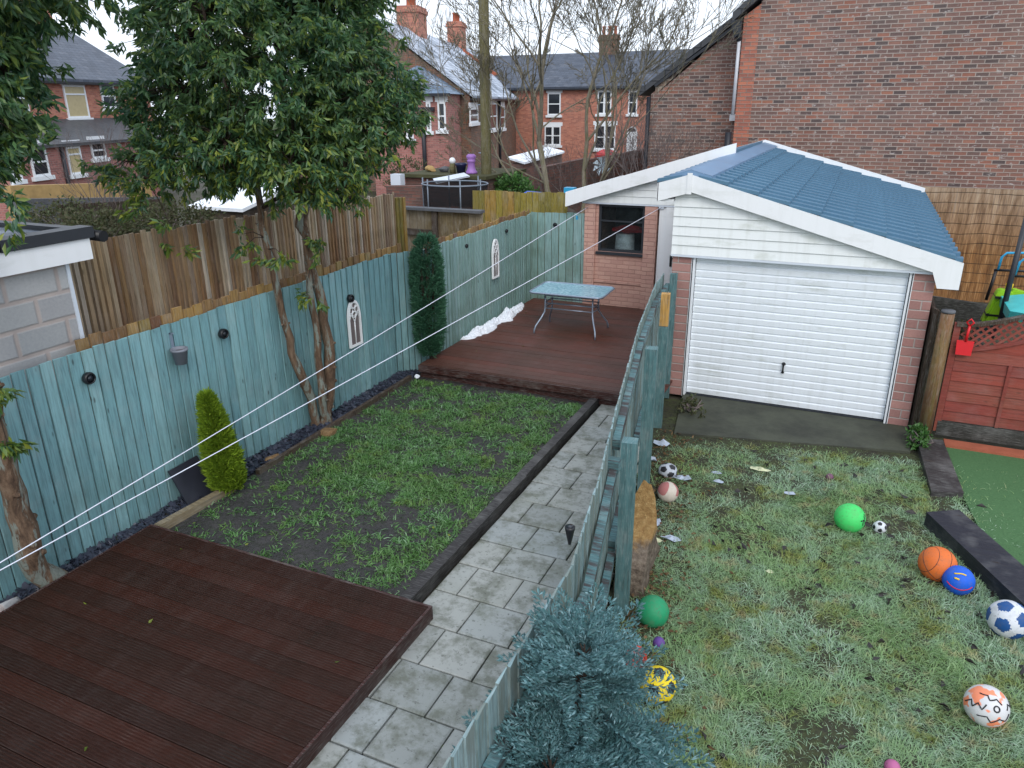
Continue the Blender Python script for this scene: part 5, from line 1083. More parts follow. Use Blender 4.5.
m = MB(); P = [atY(x, y, 11.2) for x, y in ((1015, 275), (1020, 262), (1026, 258), (1050, 258))]; m.tube(P, .016, 8); at_world(t, m, 'hoop', m_blue_p)
m = MB(); m.tube([atY(994, 270, 11.6), atY(1045, 272, 11.6)], .016, 8); m.tube([atY(1010, 276, 11.2), atY(1045, 277, 11.2)], .016, 8); m.tube([atY(996, 271, 11.6), atY(986, 300, 11.6)], .02, 8); at_world(t, m, 'crossbar', m_black)
t = thing('water_table', 'turquoise plastic play tray behind the lattice panel', 'play tray', (2.25, 10.4, .9))
m = MB(); V = [atY(1001, 296, 10.9), atY(1050, 292, 10.9), atY(1050, 318, 10.0), atY(1010, 311, 10.2)]; m.prism([tuple(v) for v in V], (0, .05, -.12)); at_world(t, m, 'tray', m_turq)
m = MB(); m.box((1.98, 10.1, 0), (2.08, 10.2, .8)); m.box((2.5, 10.1, 0), (2.6, 10.2, .8)); m.box((1.98, 9.9, .62), (2.6, 10.2, .68)); at_world(t, m, 'leg', m_turq)
def shrub(name, loc, rad, n, m_, label, seed, L=(.04, .07), cat='shrub', stems=10, sm=m_twig):
    t = thing(name, label, cat, loc); r = np.random.default_rng(seed); m = MB()
    for i in range(stems):
        a = i*2.4; e = Vector((math.cos(a)*rad[0]*.7, math.sin(a)*rad[1]*.7, rad[2]*(1.2+.5*r.random()))); m.tube([(0, 0, 0), e*.5+Vector((r.normal(0, .05), r.normal(0, .05), .05)), e], [.02*rad[2]+.004, .01, .004], 5)
    m.build('stem', sm, t); k = max(1, n//14); c = unit(r.normal(size=(k, 3)))*(r.uniform(.3, 1, k)**.5)[:, None]*np.array(rad)+np.array([0, 0, rad[2]]); c[:, 2] = np.maximum(c[:, 2], .03)
    P = np.repeat(c, 14, 0)+r.normal(0, .07*max(rad), (k*14, 3)); D = unit(P-np.array([0, 0, rad[2]*.6])+r.normal(0, .5, (k*14, 3))); LL = r.uniform(*L, k*14); V, F = leaves(P, D, LL, LL*.45, .2, seed); npmesh('foliage', V, F, m_, t); return t
shrub('shrub', (1.45, 11.3, .35), (.28, .3, .3), 1500, m_scrub, 'dark scrubby plants between the garage and lime green toy', 5)
shrub('weed', (1.0, 8.95, 0), (.12, .2, .12), 500, m_shrub, 'low weeds at the foot of the right garage pier', 6, cat='weed')
shrub('weed', (-1.55, 8.9, 0), (.18, .3, .1), 260, m_scrub, 'sparse weeds by the left garage pier and fence', 7, cat='weed')
# ------------------------------------------------------------------ houses behind
def LP(px, py, loc, rz):
    n = (math.cos(rz), math.sin(rz)); p = atP(px, py, loc, n); return (p.x-loc[0])*-math.sin(rz)+(p.y-loc[1])*math.cos(rz), p.z
def window(root, y0, y1, z0, z1, kind='sash', x=0.0, lintel=True, mp=None, sill=True):
    fw = .07; m = MB(); zm = z0+(z1-z0)*(.5 if kind != 'top' else .72)
    m.box((x+.005, y0, z0), (x+.06, y0+fw, z1)); m.box((x+.005, y1-fw, z0), (x+.06, y1, z1)); m.box((x+.005, y0+fw, z1-fw), (x+.06, y1-fw, z1)); m.box((x+.005, y0+fw, z0), (x+.06, y1-fw, z0+fw)); m.box((x+.005, y0+fw, zm-.03), (x+.055, y1-fw, zm+.03))
    if kind == 'double': ym = (y0+y1)/2; m.box((x+.005, ym-.06, z0+fw), (x+.062, ym+.06, z1-fw))
    f = m.build('window', m_whitewin, root)
    p = MB(); p.box((x+.008, y0+fw*.8, z0+fw*.8), (x+.03, y1-fw*.8, z1-fw*.8)); p.build('pane', mp or m_pane, f)
    if sill:
        q = MB(); q.box((x+.002, y0-.1, z0-.14), (x+.12, y1+.1, z0-.002)); q.build('sill', m_whitewin, f)
    if lintel:
        q = MB(); q.box((x+.002, y0-.1, z1+.002), (x+.035, y1+.1, z1+.22)); q.build('lintel', m_whitewin, f)
def gable_house(root, W0, W1, D, eave, ridge, wm, rm, base=-.5, over=.2, gut=True, xr=None):
    """facade at local x=0 facing +x, spanning y W0..W1; ridge along y"""
    xr = -D/2 if xr is None else xr
    m = MB(); m.prism([(0, W0, base), (0, W0, eave), (xr, W0, ridge-.12), (-D, W0, eave), (-D, W0, base)], (0, W1-W0, 0)); m.build('wall', wm, root)
    m = MB(); s = (ridge-eave)/(-xr)
    m.prism([(over, W0-.12, eave-s*over+.03), (xr, W0-.12, ridge+.03), (xr, W0-.12, ridge+.15), (over, W0-.12, eave-s*over+.13)], (0, W1-W0+.24, 0))
    s2 = (ridge-eave)/(D+xr); m.prism([(xr-.001, W0-.12, ridge+.03), (-D-over, W0-.12, eave-s2*over+.03), (-D-over, W0-.12, eave-s2*over+.13), (xr-.001, W0-.12, ridge+.15)], (0, W1-W0+.24, 0)); r_ = m.build('roof', rm, root)
    if gut: m = MB(); m.box((.02, W0-.1, eave-s*over-.06), (over+.1, W1+.1, eave-s*over+.03)); m.build('gutter', m_black, root)
    return r_
def chimney(root, x, y, z0, z1, w_, d_, pots, mm):
    m = MB(); m.box((x-w_/2, y-d_/2, z0), (x+w_/2, y+d_/2, z1-.3)); m.box((x-w_/2-.07, y-d_/2-.07, z1-.3), (x+w_/2+.07, y+d_/2+.07, z1-.12)); m.box((x-w_/2-.02, y-d_/2-.02, z1-.12), (x+w_/2+.02, y+d_/2+.02, z1)); c = m.build('chimney', mm, root)
    for i in range(pots):
        m = MB(); yy = y-d_/2+(i+.5)*d_/pots; m.lathe([(.12, 0), (.10, .08), (.09, .4), (.12, .42), (.12, .5), (.08, .5)], 10, c=(x, yy, z1)); m.build('chimney_pot', m_terracotta, c)
RZ1 = R(16)
# left house
q = atD(75, 100, 30); lo = (q.x, q.y); LH = thing('terraced_house', 'orange brick house with lean to seen between the two evergreen trees', 'house', (q.x, q.y, 0), RZ1)
f = lambda a, b: LP(a, b, lo, RZ1)
ev = f(85, 80)[1]; y0, y1 = f(-60, 100)[0], f(150, 100)[0]
rf_ = gable_house(LH, y0, y1, 8, ev, ev+2.4, m_brick_or, m_slate)
yc = f(121, 30)[0]; chimney(LH, -4, yc-.2, ev+1.6, ev+3.5, 1.0, 1.3, 3, m_brick_or)
for a, b, c, d, k, mp in ((68, 83, 85, 118, 'top', m_blind), (103, 112, 84, 108, 'sash', None), (8, 22, 80, 116, 'sash', None)):
    ya, zb = f(a, d); yb, zt = f(b, c); window(LH, ya, yb, f((a+b)/2, d)[1], f((a+b)/2, c)[1], k, mp=mp)
zb0 = f(70, 133)[1]; zt0 = f(70, 122)[1]; m = MB(); m.prism([(0, y0, zt0), (2.2, y0, zb0-.35), (2.2, y0, zb0-.25), (0, y0, zt0+.12)], (0, f(118, 130)[0]-y0, 0)); m.build('lean_to_roof', m_slate_dk, LH)
m = MB(); yE = f(112, 150)[0]; m.box((.01, y0, -.5), (2.0, yE, zb0-.3)); m.build('extension_wall', m_brick_pk, LH)
lo2 = (q.x+2.0*math.cos(RZ1), q.y+2.0*math.sin(RZ1)); f2 = lambda a, b: LP(a, b, lo2, RZ1)
for a, b, c, d, k, mp in ((12, 22, 148, 180, 'sash', None), (33, 50, 147, 176, 'sash', None), (70, 84, 146, 174, 'top', m_blind), (92, 106, 142, 158, 'sash', None)):
    window(LH, f2(a, d)[0], f2(b, d)[0], f2((a+b)/2, d)[1], f2((a+b)/2, c)[1], k, x=2.0, mp=mp)
m = MB(); yp_ = f2(58, 140)[0]; m.tube([(2.06, yp_, -.3), (2.06, yp_, zb0-.3)], .07, 8); m.build('drainpipe', m_pipe, LH)
# ochre garden wall with stone band, in front of the left house
def wall_px(name, pa, pb, Y0, Y1, zb, mat_, label, cat='wall', th=.2, cap=None):
    a = atY(*pa, Y0); b = atY(*pb, Y1); d = Vector((b.x-a.x, b.y-a.y, 0)).normalized(); n = Vector((-d.y, d.x, 0))*th
    t = thing(name, label, cat, (a.x, a.y, 0)); m = MB(); m.prism([(a.x, a.y, zb), (b.x, b.y, zb), (b.x, b.y, b.z), (a.x, a.y, a.z)], n); at_world(t, m, 'wall', mat_)
    if cap: m = MB(); m.prism([(a.x, a.y, a.z+.003), (b.x, b.y, b.z+.003), (b.x, b.y, b.z+.06), (a.x, a.y, a.z+.06)], n*1.2); at_world(t, m, 'coping', cap)
    return t
wall_px('garden_wall', (10, 186), (150, 182), 9.6, 13.0, .8, m_ochre, 'ochre rendered garden wall below the orange brick house')
wall_px('garden_wall', (20, 199), (160, 197), 8.9, 12.3, .3, m_stone, 'low dark grey stone wall in front of the ochre wall')
wall_px('garden_fence', (60, 205), (175, 198), 8.2, 11.0, .0, m_darkpost, 'dark old fence under the shrubs behind the brown fence', 'fence', .04)
t = thing('garden_shed', 'small shed with snow covered roof behind the brown fence', 'shed', tuple(atY(218, 205, 12.0).xy)+(0,))
c = Vector((t.location.x, t.location.y, 0)); zt = atY(218, 208, 12.0).z
m = MB(); m.box((c.x-.65, 12.0, 0), (c.x+.65, 13.6, zt-.05)); at_world(t, m, 'wall', m_darkpost)
m = MB(); m.prism([(c.x-.75, 11.9, zt-.04), (c.x+.75, 11.9, zt-.04), (c.x+.75, 13.7, zt+.32), (c.x-.75, 13.7, zt+.32)], (0, 0, .07)); at_world(t, m, 'roof', m_snow)

# row of houses running back along the alley
q = atD(505, 97, 42); la = (q.x, q.y); fa = lambda a, b: LP(a, b, la, RZ1); eA = fa(500, 97)[1]
lr = (la[0]-4.2*math.cos(RZ1), la[1]-4.2*math.sin(RZ1)); fr_ = lambda a, b: LP(a, b, lr, RZ1); rA = fr_(453, 46)[1]
yA0, yAm, yA1 = fa(470, 97)[0], fa(520, 97)[0], fa(544, 97)[0]
HA = thing('terraced_house', 'brick terrace house with frosted slate roof and tall chimney behind the telegraph pole', 'house', (q.x, q.y, 0), RZ1)
gable_house(HA, yA0, yAm-.05, 8.4, eA, rA, m_brick_br, m_slate_snow)
yc = fr_(413, 40)[0]; chimney(HA, -4.2, max(yc, yA0+1.2), rA-1.0, fr_(413, 8)[1], 1.1, 1.7, 3, m_brick_or)
for a, b, c, d in ((469, 477, 108, 123), (489, 496, 103, 130), (499, 504, 106, 129)):
    window(HA, fa(a, c)[0], fa(b, c)[0], fa(a, d)[1], fa(a, c)[1], 'sash')
m = MB(); yp_ = fa(498, 120)[0]; m.tube([(.1, yp_, -.3), (.1, yp_, eA-.1)], .07, 7); m.build('drainpipe', m_pipe, HA)
HB = thing('terraced_house', 'farther brick terrace house with low pot lined chimney right of the telegraph pole', 'house', (q.x, q.y, 0), RZ1)
gable_house(HB, yAm, yA1, 8.4, eA+.02, rA+.03, m_brick_pk, m_slate_snow)
yc = fr_(466, 50)[0]; chimney(HB, -4.2, yAm+.9, rA-.8, rA+1.45, .9, 1.5, 5, m_brick_or)
m = MB(); m.prism([(-3.6, yAm-.16, rA-(rA-eA)*.12), (.3, yAm-.16, eA-.05), (.3, yAm-.16, eA+.22), (-3.6, yAm-.16, rA-(rA-eA)*.12+.24)], (0, .28, 0)); m.build('parapet', m_terracotta, HB)
for a, b, c, d in ((524, 529, 103, 121), (535, 540, 103, 121)): window(HB, fa(a, c)[0], fa(b, c)[0], fa(a, d)[1], fa(a, c)[1], 'sash')
m = MB(); yp_ = fa(531.5, 120)[0]; m.tube([(.1, yp_, -.3), (.1, yp_, eA-.1)], .08, 7); m.build('drainpipe', m_pipe, HB)
# pink rear extension
q = atD(430, 130, 31); lp = (q.x, q.y); RP = R(-74); fp = lambda a, b: LP(a, b, lp, RP); ep = fp(430, 94)[1]
PH = thing('rear_extension', 'pink brick hipped rear extension with white windows left of the telegraph pole', 'house', (q.x, q.y, 0), RP)
ya, yb = fp(372, 130)[0], fp(448, 130)[0]
m = MB(); m.box((-5, ya, -.5), (0, yb, ep)); m.build('wall', m_brick_pk, PH)
m = MB(); h = 1.15; m.add([(.2, ya-.2, ep), (.2, yb+.2, ep), (-5, yb+.2, ep), (-5, ya-.2, ep), (-1.6, (ya+yb)/2, ep+h), (-5, (ya+yb)/2, ep+h)], [(0, 1, 4), (1, 2, 5, 4), (3, 0, 4, 5), (0, 3, 2, 1)]); m.build('roof', m_slate_l, PH)
m = MB(); m.box((.2, ya-.2, ep-.09), (.3, yb+.2, ep+.02)); yd = fp(424, 130)[0]; m.tube([(.1, yd, -.3), (.1, yd, ep-.6)], .09, 8); m.box((.0, yd-.15, ep-.65), (.25, yd+.5, ep-.5)); m.build('gutter', m_pipe, PH)
for a, b, c, d in ((437.5, 445.5, 102, 130), (426, 430.5, 102, 131), (406, 413.5, 128, 139)): window(PH, fp(a, c)[0], fp(b, c)[0], fp(a, d)[1], fp(a, c)[1], 'sash')

# far orange terrace facing the camera
YB = 45.0; RB = R(-90); q = atY(580, 100, YB); lb = (q.x, q.y); fb_ = lambda a, b: LP(a, b, lb, RB); eB = fb_(580, 87)[1]
BR = thing('terraced_house', 'far orange brick terrace with dark slate roof behind the bare tree', 'house', (q.x, q.y, 0), RB)
rB_ = atY(580, 55.5, YB+3.6).z
gable_house(BR, fb_(470, 100)[0], fb_(735, 100)[0], 7.2, eB, rB_, m_brick_or, m_slate, base=-1.2)
for a, b, c, d, k in ((548, 561, 93, 115, 'sash'), (598, 612, 91, 114, 'double'), (629, 638, 91, 114, 'sash'), (595, 616, 125, 149, 'double'), (545, 561, 126, 145, 'double')):
    window(BR, fb_(a, c)[0], fb_(b, c)[0], fb_(a, d)[1], fb_(a, c)[1], k)
chimney(BR, -3.6, fb_(590, 60)[0], rB_-.7, rB_+1.1, .7, 1.1, 3, m_brick_br); chimney(BR, -3.6, fb_(708, 60)[0], rB_-.7, rB_+.6, .7, .5, 2, m_brick_or)
ya, za = fb_(626.5, 150); yb, zb = fb_(637.5, 132); m = MB(); m.box((.01, ya, za-.6), (.06, yb, zb)); m.prism([(.01, (ya+yb)/2+(yb-ya)/2*math.cos(a), zb+.002+(yb-ya)/2*math.sin(a)) for a in np.linspace(0, math.pi, 9)], (.05, 0, 0)); dd = m.build('door', m_whitewin, BR)
m = MB(); m.prism([(.062, (ya+yb)/2+(yb-ya)*.38*math.cos(a), zb+.02+(yb-ya)*.38*math.sin(a)) for a in np.linspace(0, math.pi, 9)], (.01, 0, 0)); m.build('fanlight', m_pane, dd)

# big brick house at the right
YG = 17.5
BH = thing('end_terrace_house', 'big brown brick gable end wall behind the blue garage roof', 'house', (1.5, 20, 0))
m = MB(); x0 = -2.66; m.prism([(x0+.32, YG, -.3), (9.0, YG, -.3), (9.0, YG, 5.6), (2.6, YG, 9.6), (x0+.32, YG, 5.62)], (0, 8, 0)); at_world(BH, m, 'wall', m_brick_big)
m = MB(); m.prism([(x0, YG-.004, 2.0), (x0+.319, YG-.004, 2.0), (x0+.319, YG-.004, 5.58), (x0, YG-.004, 5.36)], (0, 8, 0)); at_world(BH, m, 'quoin', m_quoin)
m = MB(); m.prism([(x0-.22, YG-.12, 5.26), (2.6, YG-.12, 9.66), (2.6, YG-.12, 9.86), (x0-.22, YG-.12, 5.44)], (0, 8.3, 0)); at_world(BH, m, 'roof', m_slate_dk)
m = MB(); m.prism([(x0-.25, YG-.15, 5.28), (x0-.02, YG-.15, 5.30), (x0-.02, YG-.15, 5.05), (x0-.14, YG-.15, 4.95)], (0, .12, 0)); m.tube([(x0-.06, YG-.1, 5.1), (x0-.06, YG-.06, 4.9)], .05, 8); at_world(BH, m, 'gutter_end', m_darkgrey)
m = MB(); m.tube([(x0-.05, YG-.05, 5.0), (x0-.05, YG-.05, 3.45)], .035, 8); at_world(BH, m, 'drainpipe', m_greypipe)
m = MB(); m.tube([(x0-.1, YG-.06, 3.1), (x0-.1, YG-.04, 2.5), (x0-.3, YG-.06, 2.1)], .07, 8); at_world(BH, m, 'lower_pipe', m_pipe)
YG2 = 18.1
OW = thing('rear_outrigger', 'lower brown brick wing with sloping roof left of the orange quoin corner', 'house', (-3.8, 20, 0))
a = atY(640, 90, YG2); b = atY(746, 10, YG2); c = atY(648, 150, YG2); a = Vector((c.x, YG2, atY(648, 92, YG2).z))
m = MB(); m.prism([(a.x, YG2, -.3), (b.x, YG2, -.3), (b.x, YG2, b.z-.15), (a.x, YG2, a.z-.05)], (0, 7, 0)); at_world(OW, m, 'wall', m_brick_big)
m = MB(); m.prism([(a.x-.25, YG2-.1, a.z-.08), (b.x, YG2-.1, b.z-.1), (b.x, YG2-.1, b.z+.06), (a.x-.25, YG2-.1, a.z+.06)], (0, 7.3, 0)); at_world(OW, m, 'roof', m_slate_dk)
p1 = atY(655, 86, YG2-.05); p2 = atY(741, 22, YG2-.05); m = MB(); m.bar((p1.x, YG2-.05, p1.z), (p2.x, YG2-.05, p2.z), .09, .06); at_world(OW, m, 'flashing', m_darkgrey)
m = MB(); m.prism([(a.x+.1, YG2-.012, a.z-.06), (p1.x, YG2-.012, p1.z), (p2.x, YG2-.012, p2.z), (b.x-.1, YG2-.012, b.z-.12)], (0, .01, 0)); at_world(OW, m, 'rubble_band', brick('pale rubble masonry', [(170, 140, 116), (120, 96, 82), (190, 172, 152), (150, 104, 78), (90, 76, 68)], (176, 166, 150), w=.3, h=.15, gap=.03, pale=.6))
m = MB(); m.tube([(a.x-.03, YG2-.06, a.z-.1), (a.x-.03, YG2-.06, .5)], .05, 8); at_world(OW, m, 'drainpipe', m_pipe)
m = MB(); v = atY(733, 117, YG2-.08); m.box((v.x-.07, YG2-.12, v.z-.08), (v.x+.07, YG2-.01, v.z+.06)); at_world(OW, m, 'vent', m_whitewin)

# telegraph pole
TP = thing('telegraph_pole', 'tall mossy wooden telegraph pole behind the fences', 'pole', (-8.4, 17.0, 0)); m = MB(); m.tube([(-8.4, 17, -.2), (-8.39, 17, 3), (-8.37, 17, 9)], [.135, .125, .11], 14); at_world(TP, m, 'pole', m_pole)
m = MB()
for k in range(7): z = 2.6+k*.55; m.tube([(-8.38, 17, z), (-8.38+(.2 if k % 2 else -.2), 16.97, z)], .012, 5)
at_world(TP, m, 'step_iron', m_metal)

# alley clutter seen over the panel fence
wall_px('brick_wall', (386, 186), (484, 186), 15.6, 15.6, 0, m_gwall, 'dark red brick yard wall behind the panel fence', 'wall', .22)
t = thing('flat_roof_shed', 'low yard building with mossy flat roof behind the dark brick wall', 'shed', tuple(atY(440, 180, 16.4).xy)+(0,))
A, B = atY(405, 176, 16.4), atY(484, 178, 16.4); m = MB(); m.prism([(A.x, 16.4, 0), (B.x, 16.4, 0), (B.x, 16.4, A.z-.02), (A.x, 16.4, A.z-.02)], (0, 2.2, 0)); at_world(t, m, 'wall', m_gwall)
m = MB(); m.box((A.x-.1, 16.3, A.z-.018), (B.x+.1, 18.7, A.z+.06)); at_world(t, m, 'roof', plain('mossy felt roof', s2l((74, 74, 52)), .9, .2, nz=.3, nscale=3))
zr = A.z+.065
m = MB(); a = atY(437, 180, 16.2); b = atY(463, 174, 16.35); m.add([(a.x, 16.0, a.z+.05), (a.x+.2, 15.8, a.z-.02), (b.x+.25, 16.2, b.z-.02), (b.x, 16.4, b.z+.03)], [(0, 1, 2, 3)]); m.prism([(a.x, 16.02, a.z+.04), (a.x+.2, 15.82, a.z-.03), (b.x+.25, 16.22, b.z-.03), (b.x, 16.42, b.z+.02)], (0, 0, -.02)); tag(m.build('pale_sheet', m_pvc_trim), 'pale grey sheet strip lying on the yard wall', 'sheet')
def put(px, y, z): d = ray(px, 150); return (d.x*(y/d.y), y, z)
t = thing('chimney_pot_planter', 'lilac painted chimney pot standing on the mossy flat roof', 'chimney pot', put(471, 16.9, zr)); m = MB(); m.lathe([(.0001, 0), (.2, 0), (.2, .05), (.16, .1), (.125, .2), (.125, .36), (.145, .38), (.145, .42), (.12, .44), (.16, .5), (.17, .56), (.1, .62), (.08, .62)], 16); m.build('pot', m_purple, t); t.scale = (.72, .72, .74)
t = thing('plant_pot', 'navy glazed plant pot beside the lilac chimney pot', 'plant pot', put(460.5, 16.9, zr)); m = MB(); m.lathe([(.0001, 0), (.12, 0), (.16, .22), (.19, .24), (.19, .3), (.16, .3), (.14, .22)], 16); m.build('pot', m_navy, t); m = MB(); m.lathe([(.0001, .24), (.15, .23)], 12); m.build('soil', m_terracotta, t); t.scale = (.8, .8, .8)
t = thing('globe_lamp', 'white globe ornament on a mossy post beside the navy pot', 'lamp', put(452, 16.9, zr)); m = MB(); m.lathe([(.0001, 0), (.09, 0), (.08, .26), (.0001, .27)], 10); m.build('post', m_pole, t); m = MB(); m.sphere((0, 0, .34), .095, 14, 10); m.build('globe', m_whitewin, t); t.scale = (.85, .85, .85)
for i, (px, w_, mm, lb_) in enumerate(((430, .17, m_ochre, 'yellowish rubble sack on the mossy flat roof'), (443, .14, m_stone, 'pale rubble sack beside the globe ornament'))):
    rock('rubble_sack', (put(px, 17.1, zr+.06)), (w_, .12, .10), mm, lb_, 20+i, 'sack')
t = thing('trampoline', 'trampoline with silver rim tube and black net in the alley', 'trampoline', (-7.9, 14.2, 0)); 
m = MB(); c = atY(455, 186, 14.4); ring = [Vector((c.x+.72*math.cos(a), 14.4+.62*math.sin(a), c.z+.05)) for a in np.linspace(0, 6.2832, 37)]; m.tube(ring, .018, 8, cap=False); at_world(t, m, 'rim', m_rim)
m = MB(); 
for i in range(36): a, b = ring[i], ring[i+1]; dz = Vector((0, 0, .55)); k = .94; cc = Vector((c.x, 14.4, 0)); g = lambda v: Vector((cc.x+(v.x-cc.x)*k, cc.y+(v.y-cc.y)*k, v.z)); m.add([a, b, g(b)-dz, g(a)-dz], [(0, 1, 2, 3)])
def netmat():
    tt = NT('black netting'); tt.fin((.012, .013, .016), .8, .2); tr = tt.n('BsdfTransparent').outputs[0]; mx_ = tt.n('MixShader', {0: .72}); tt.t.links.new(tr, mx_.inputs[1]); tt.t.links.new(tt.b.outputs[0], mx_.inputs[2]); tt.t.links.new(mx_.outputs[0], tt.out.inputs[0]); return tt.m
m_net = netmat(); at_world(t, m, 'net', m_net)
for a in (3.4, 4.2, 5.3, 6.0, 1.2, 2.2):
    p = Vector((c.x+.72*math.cos(a), 14.4+.62*math.sin(a), c.z+.05)); m = MB(); m.tube([p+Vector((0, 0, .12)), p-Vector((0, 0, .35)), Vector((p.x, p.y, 0))], .016, 6); at_world(t, m, 'leg', m_rim)
m = MB(); a = atY(391, 186, 15.9); m.box((a.x-.0, 15.9, a.z-.1), (a.x+.28, 16.1, a.z+.28)); tag(m.build('white_crate', m_pvc_trim), 'small pale crate at the left end of the brick yard wall', 'crate')

shrub('shrub', put(513, 17.2, 1.0), (.62, .5, .55), 4200, m_shrub, 'bright green shrub right of the telegraph pole', 8, (.07, .11))
shrub('shrub', put(405, 17.5, 1.0), (.7, .5, .75), 1500, m_scrub, 'brownish half bare shrub left of the pink extension', 9, (.05, .09))
shrub('shrub', put(90, 7.6, 1.55), (1.0, .5, .36), 3400, m_scrub, 'dull green climber along the top of the brown fence', 10, (.05, .09))
shrub('shrub', put(52, 8.2, 1.55), (.9, .5, .36), 2200, m_scrub, 'scrubby plants below the ochre wall', 14, (.05, .08))
shrub('shrub', put(160, 9.0, 1.5), (1.0, .5, .38), 3000, m_scrub, 'ragged scrub behind the brown fence under the big evergreen crown', 16, (.05, .09))
m_silver = leafmat('silvery leaf', [(196, 198, 202), (150, 152, 148), (216, 216, 220), (120, 122, 110)], .1, .6)
shrub('shrub', put(612, 18.6, .9), (.55, .4, .42), 1300, m_silver, 'pale silvery shrub behind the white gable of the outbuilding', 11, (.05, .09))
# low wall, roofs and bits behind the bare tree
wall_px('brick_wall', (540, 168), (588, 158), 21, 24, 0, m_gwall, 'dark brick garden wall behind the bare tree trunks'); wall_px('brick_wall', (588, 160), (652, 148), 20.5, 22, 0, m_gwall, 'dark brick garden wall left of the big brick house')
t = thing('flat_roof_shed', 'small brick store with snowy sloping roof behind the bare tree', 'shed', tuple(atY(543, 160, 26).xy)+(0,)); a = atY(523, 164, 25); b = atY(562, 153, 28)
m = MB(); m.prism([(a.x, 25, 0), (b.x, 28, 0), (b.x, 28, b.z-.02), (a.x, 25, a.z-.02)], (-.6, .2, 0)); at_world(t, m, 'wall', m_gwall); m = MB(); m.prism([(a.x+.1, 24.9, a.z), (b.x+.1, 28, b.z), (b.x-.7, 28.3, b.z+.14), (a.x-.7, 25.2, a.z+.14)], (0, 0, .07)); at_world(t, m, 'roof', m_snow)
rock('tarpaulin', put(536, 16.2, 1.72), (.34, .25, .16), plain('bright blue tarpaulin', s2l((34, 84, 190)), .4, nz=.2), 'bright blue tarpaulin bundle behind the yellow green fence', 31, 'tarpaulin')
rock('tarpaulin', put(607, 23, 2.2), (.5, .3, .2), plain('red tarpaulin', s2l((190, 50, 52)), .5, nz=.2), 'red cover lying on the garden wall by the far house', 32, 'tarpaulin')
m = MB(); m.box((-.12, -.1, 0), (.12, .1, .34)); o = m.build('blue_box', m_blue_p); o.location = put(571, 16.5, 1.58); tag(o, 'small blue box behind the left end of the white gable', 'box')
m = MB(); m.prism([put(541, 14.1, 2.04), put(553, 14.1, 1.86), put(575, 14.1, 1.66), put(575, 14.1, 1.5), put(545, 14.1, 1.5)], (0, .3, 0)); tag(m.build('rubbish_heap', m_darkpost), 'dark timber offcuts heaped behind the teal fence return', 'timber heap')
# pinwheel
t = thing('garden_pinwheel', 'silver pinwheel windmill on a stick behind the white gable', 'pinwheel', put(603, 20, 0)); zc = 2.14
m = MB(); m.tube([(0, 0, 0), (0, 0, zc)], .012, 6); m.build('stick', m_whitewin, t); m = MB()
for k in range(8):
    a = k*math.pi/4; e = Vector((math.cos(a), 0, math.sin(a))); e2 = Vector((math.cos(a+.55), 0, math.sin(a+.55))); c0 = Vector((0, -.03, zc)); m.prism([c0, c0+e*.21, c0+e2*.26+Vector((0, -.06, 0)), c0+e2*.1], (0, -.006, 0))
m.build('sails', plain('foil sail', s2l((206, 224, 240)), .25, .5, .3, nz=.15), t)

# ------------------------------------------------------------------ bare trees
def bare(root, stems, seed, maxd=7, twigr=.006, spread=.55, lenk=.74):
    rr = random.Random(seed); m = MB(); cnt = [0]
    def grow(p, d, L, r_, dep):
        n = 4 if dep < 3 else 3; P = [p]; q = p; dd = d.copy()
        for i in range(n):
            dd = (dd+Vector((rr.gauss(0, .10), rr.gauss(0, .10), rr.gauss(.03, .06)))).normalized(); q = q+dd*(L/n); P.append(q)
        r1 = max(twigr*.6, r_*.70); m.tube(P, [r_+(r1-r_)*i/n for i in range(n+1)], 8 if dep < 2 else (5 if dep < 4 else 3), cap=False); cnt[0] += 1
        if dep >= maxd or cnt[0] > 9000: return
        nb = 2 if dep > 0 else 3
        for k in range(nb+(rr.random() < .35)):
            ax = dd.orthogonal().normalized(); ax.rotate(Matrix.Rotation(rr.uniform(0, 6.28), 3, dd)); nd = (dd+ax*rr.uniform(.25, spread*1.5)).normalized(); nd.z += .08; nd.normalize()
            if k == 0: nd = (dd*1.5+nd*.6).normalized()
            grow(P[-1] if k < 2 else P[-2], nd, L*lenk*rr.uniform(.75, 1.15), r1*rr.uniform(.62, .85) if k else r1*.92, dep+1)
    for (p, d, L, r_) in stems: cnt[0] = 0; grow(Vector(p), Vector(d).normalized(), L, r_, 0)
    return m
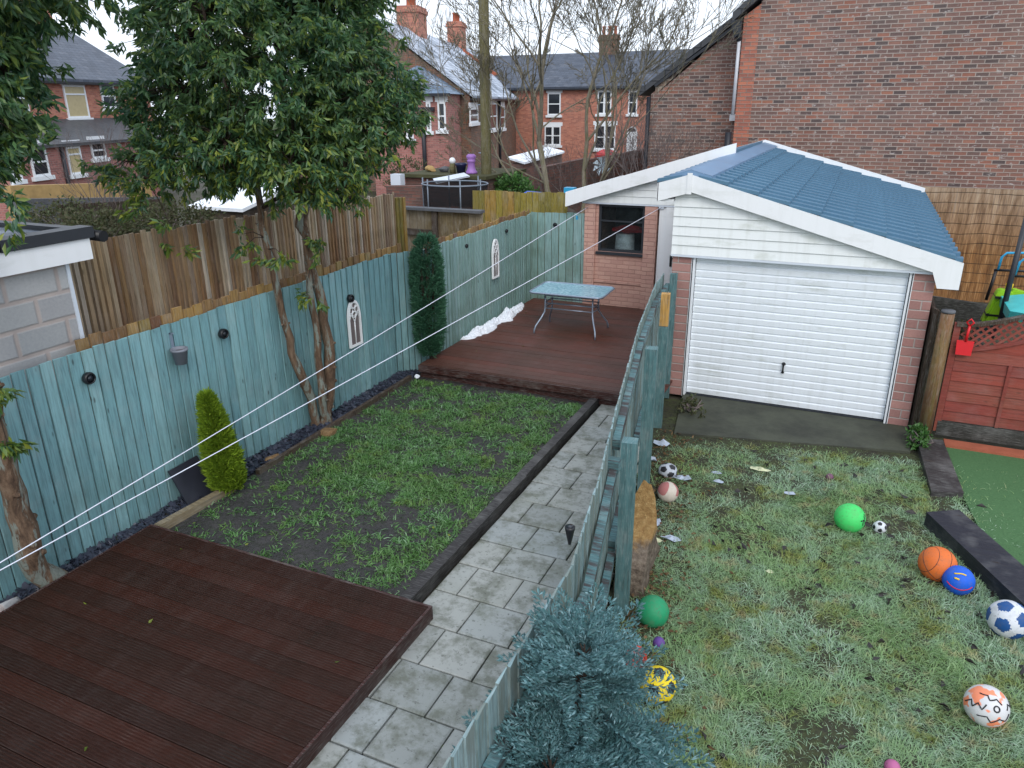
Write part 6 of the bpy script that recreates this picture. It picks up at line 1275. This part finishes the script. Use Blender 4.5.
t = thing('bare_tree', 'leafless multi stemmed tree beside the yellow green fence', 'tree', put(566, 17.5, 0)); S = [((-.15, 0, 0), (-.05, 0, 1), 2.9, .088), ((.30, .1, 0), (.04, .05, 1), 2.9, .07), ((-.2, -.1, .9), (-1.0, .1, .85), 1.5, .045), ((.4, .05, .6), (.42, .1, 1), 1.8, .045), ((.5, .1, .3), (.14, .1, 1), 2.2, .05), ((-.2, .1, .3), (-.3, .1, 1), 2.3, .05)]
bare(t, S, 11, 8, .0105, .62, .74).build('branches', m_bark_gr, t)
t = thing('bare_shrub', 'tangle of bare brown twigs at the foot of the brick wing', 'shrub', put(655, 17.2, 0)); m = bare(t, [((x, y, .3), (random.gauss(0, .35), random.gauss(0, .2), 1), 1.1, .03) for x, y in ((-.6, 0), (-.2, .2), (.2, -.1), (.6, .1), (-.9, .1))], 9, 5, .005, .8); m.build('twigs', m_twig, t)
t = thing('bare_shrub', 'bare twiggy shrub between the ochre wall and brown fence', 'shrub', put(105, 9.6, .4)); m = bare(t, [((x, y, .2), (random.gauss(0, .25), random.gauss(0, .2), 1), .9, .022) for x, y in ((-.4, 0), (-.1, .2), (.1, -.1), (.4, .1), (.0, .0))], 12, 5, .004, .6); m.build('twigs', m_twig, t)
t = thing('bare_shrub', 'bare twiggy growth in front of the far brick garden wall', 'shrub', put(585, 19.5, 0)); m = bare(t, [((x, y, .3), (random.gauss(0, .35), random.gauss(0, .2), 1), .9, .025) for x, y in ((-1.2, 0), (-.5, .2), (.4, -.1), (.9, .1), (1.4, 0))], 15, 5, .005, .8); m.build('twigs', m_twig, t)

GR = {'ball': 'balls lying on the right lawn', 'litter': 'litter scraps on the right lawn', 'stone': 'stones in the slate border', 'evergreen_tree': 'evergreen trees by the teal fence', 'washing_line': 'washing lines over the left garden', 'conifer': 'conifers in the gardens', 'terraced_house': 'terraced houses behind', 'garden_fence': 'timber fences round the left garden', 'brick_wall': 'brick yard walls', 'bare_shrub': 'bare shrubs behind the fences', 'timber_sleeper': 'dark timbers edging the right lawn', 'arched_mirror': 'arched mirrors on the teal fence', 'timber_deck': 'timber decks of the left garden', 'edging_board': 'edging boards of the left lawn', 'shrub': 'shrubs behind the fences'}
for o in list(COL.objects):
    b = o.name.split('.')[0]
    if o.parent is None and b in GR and 'group' not in o: o['group'] = GR[b]
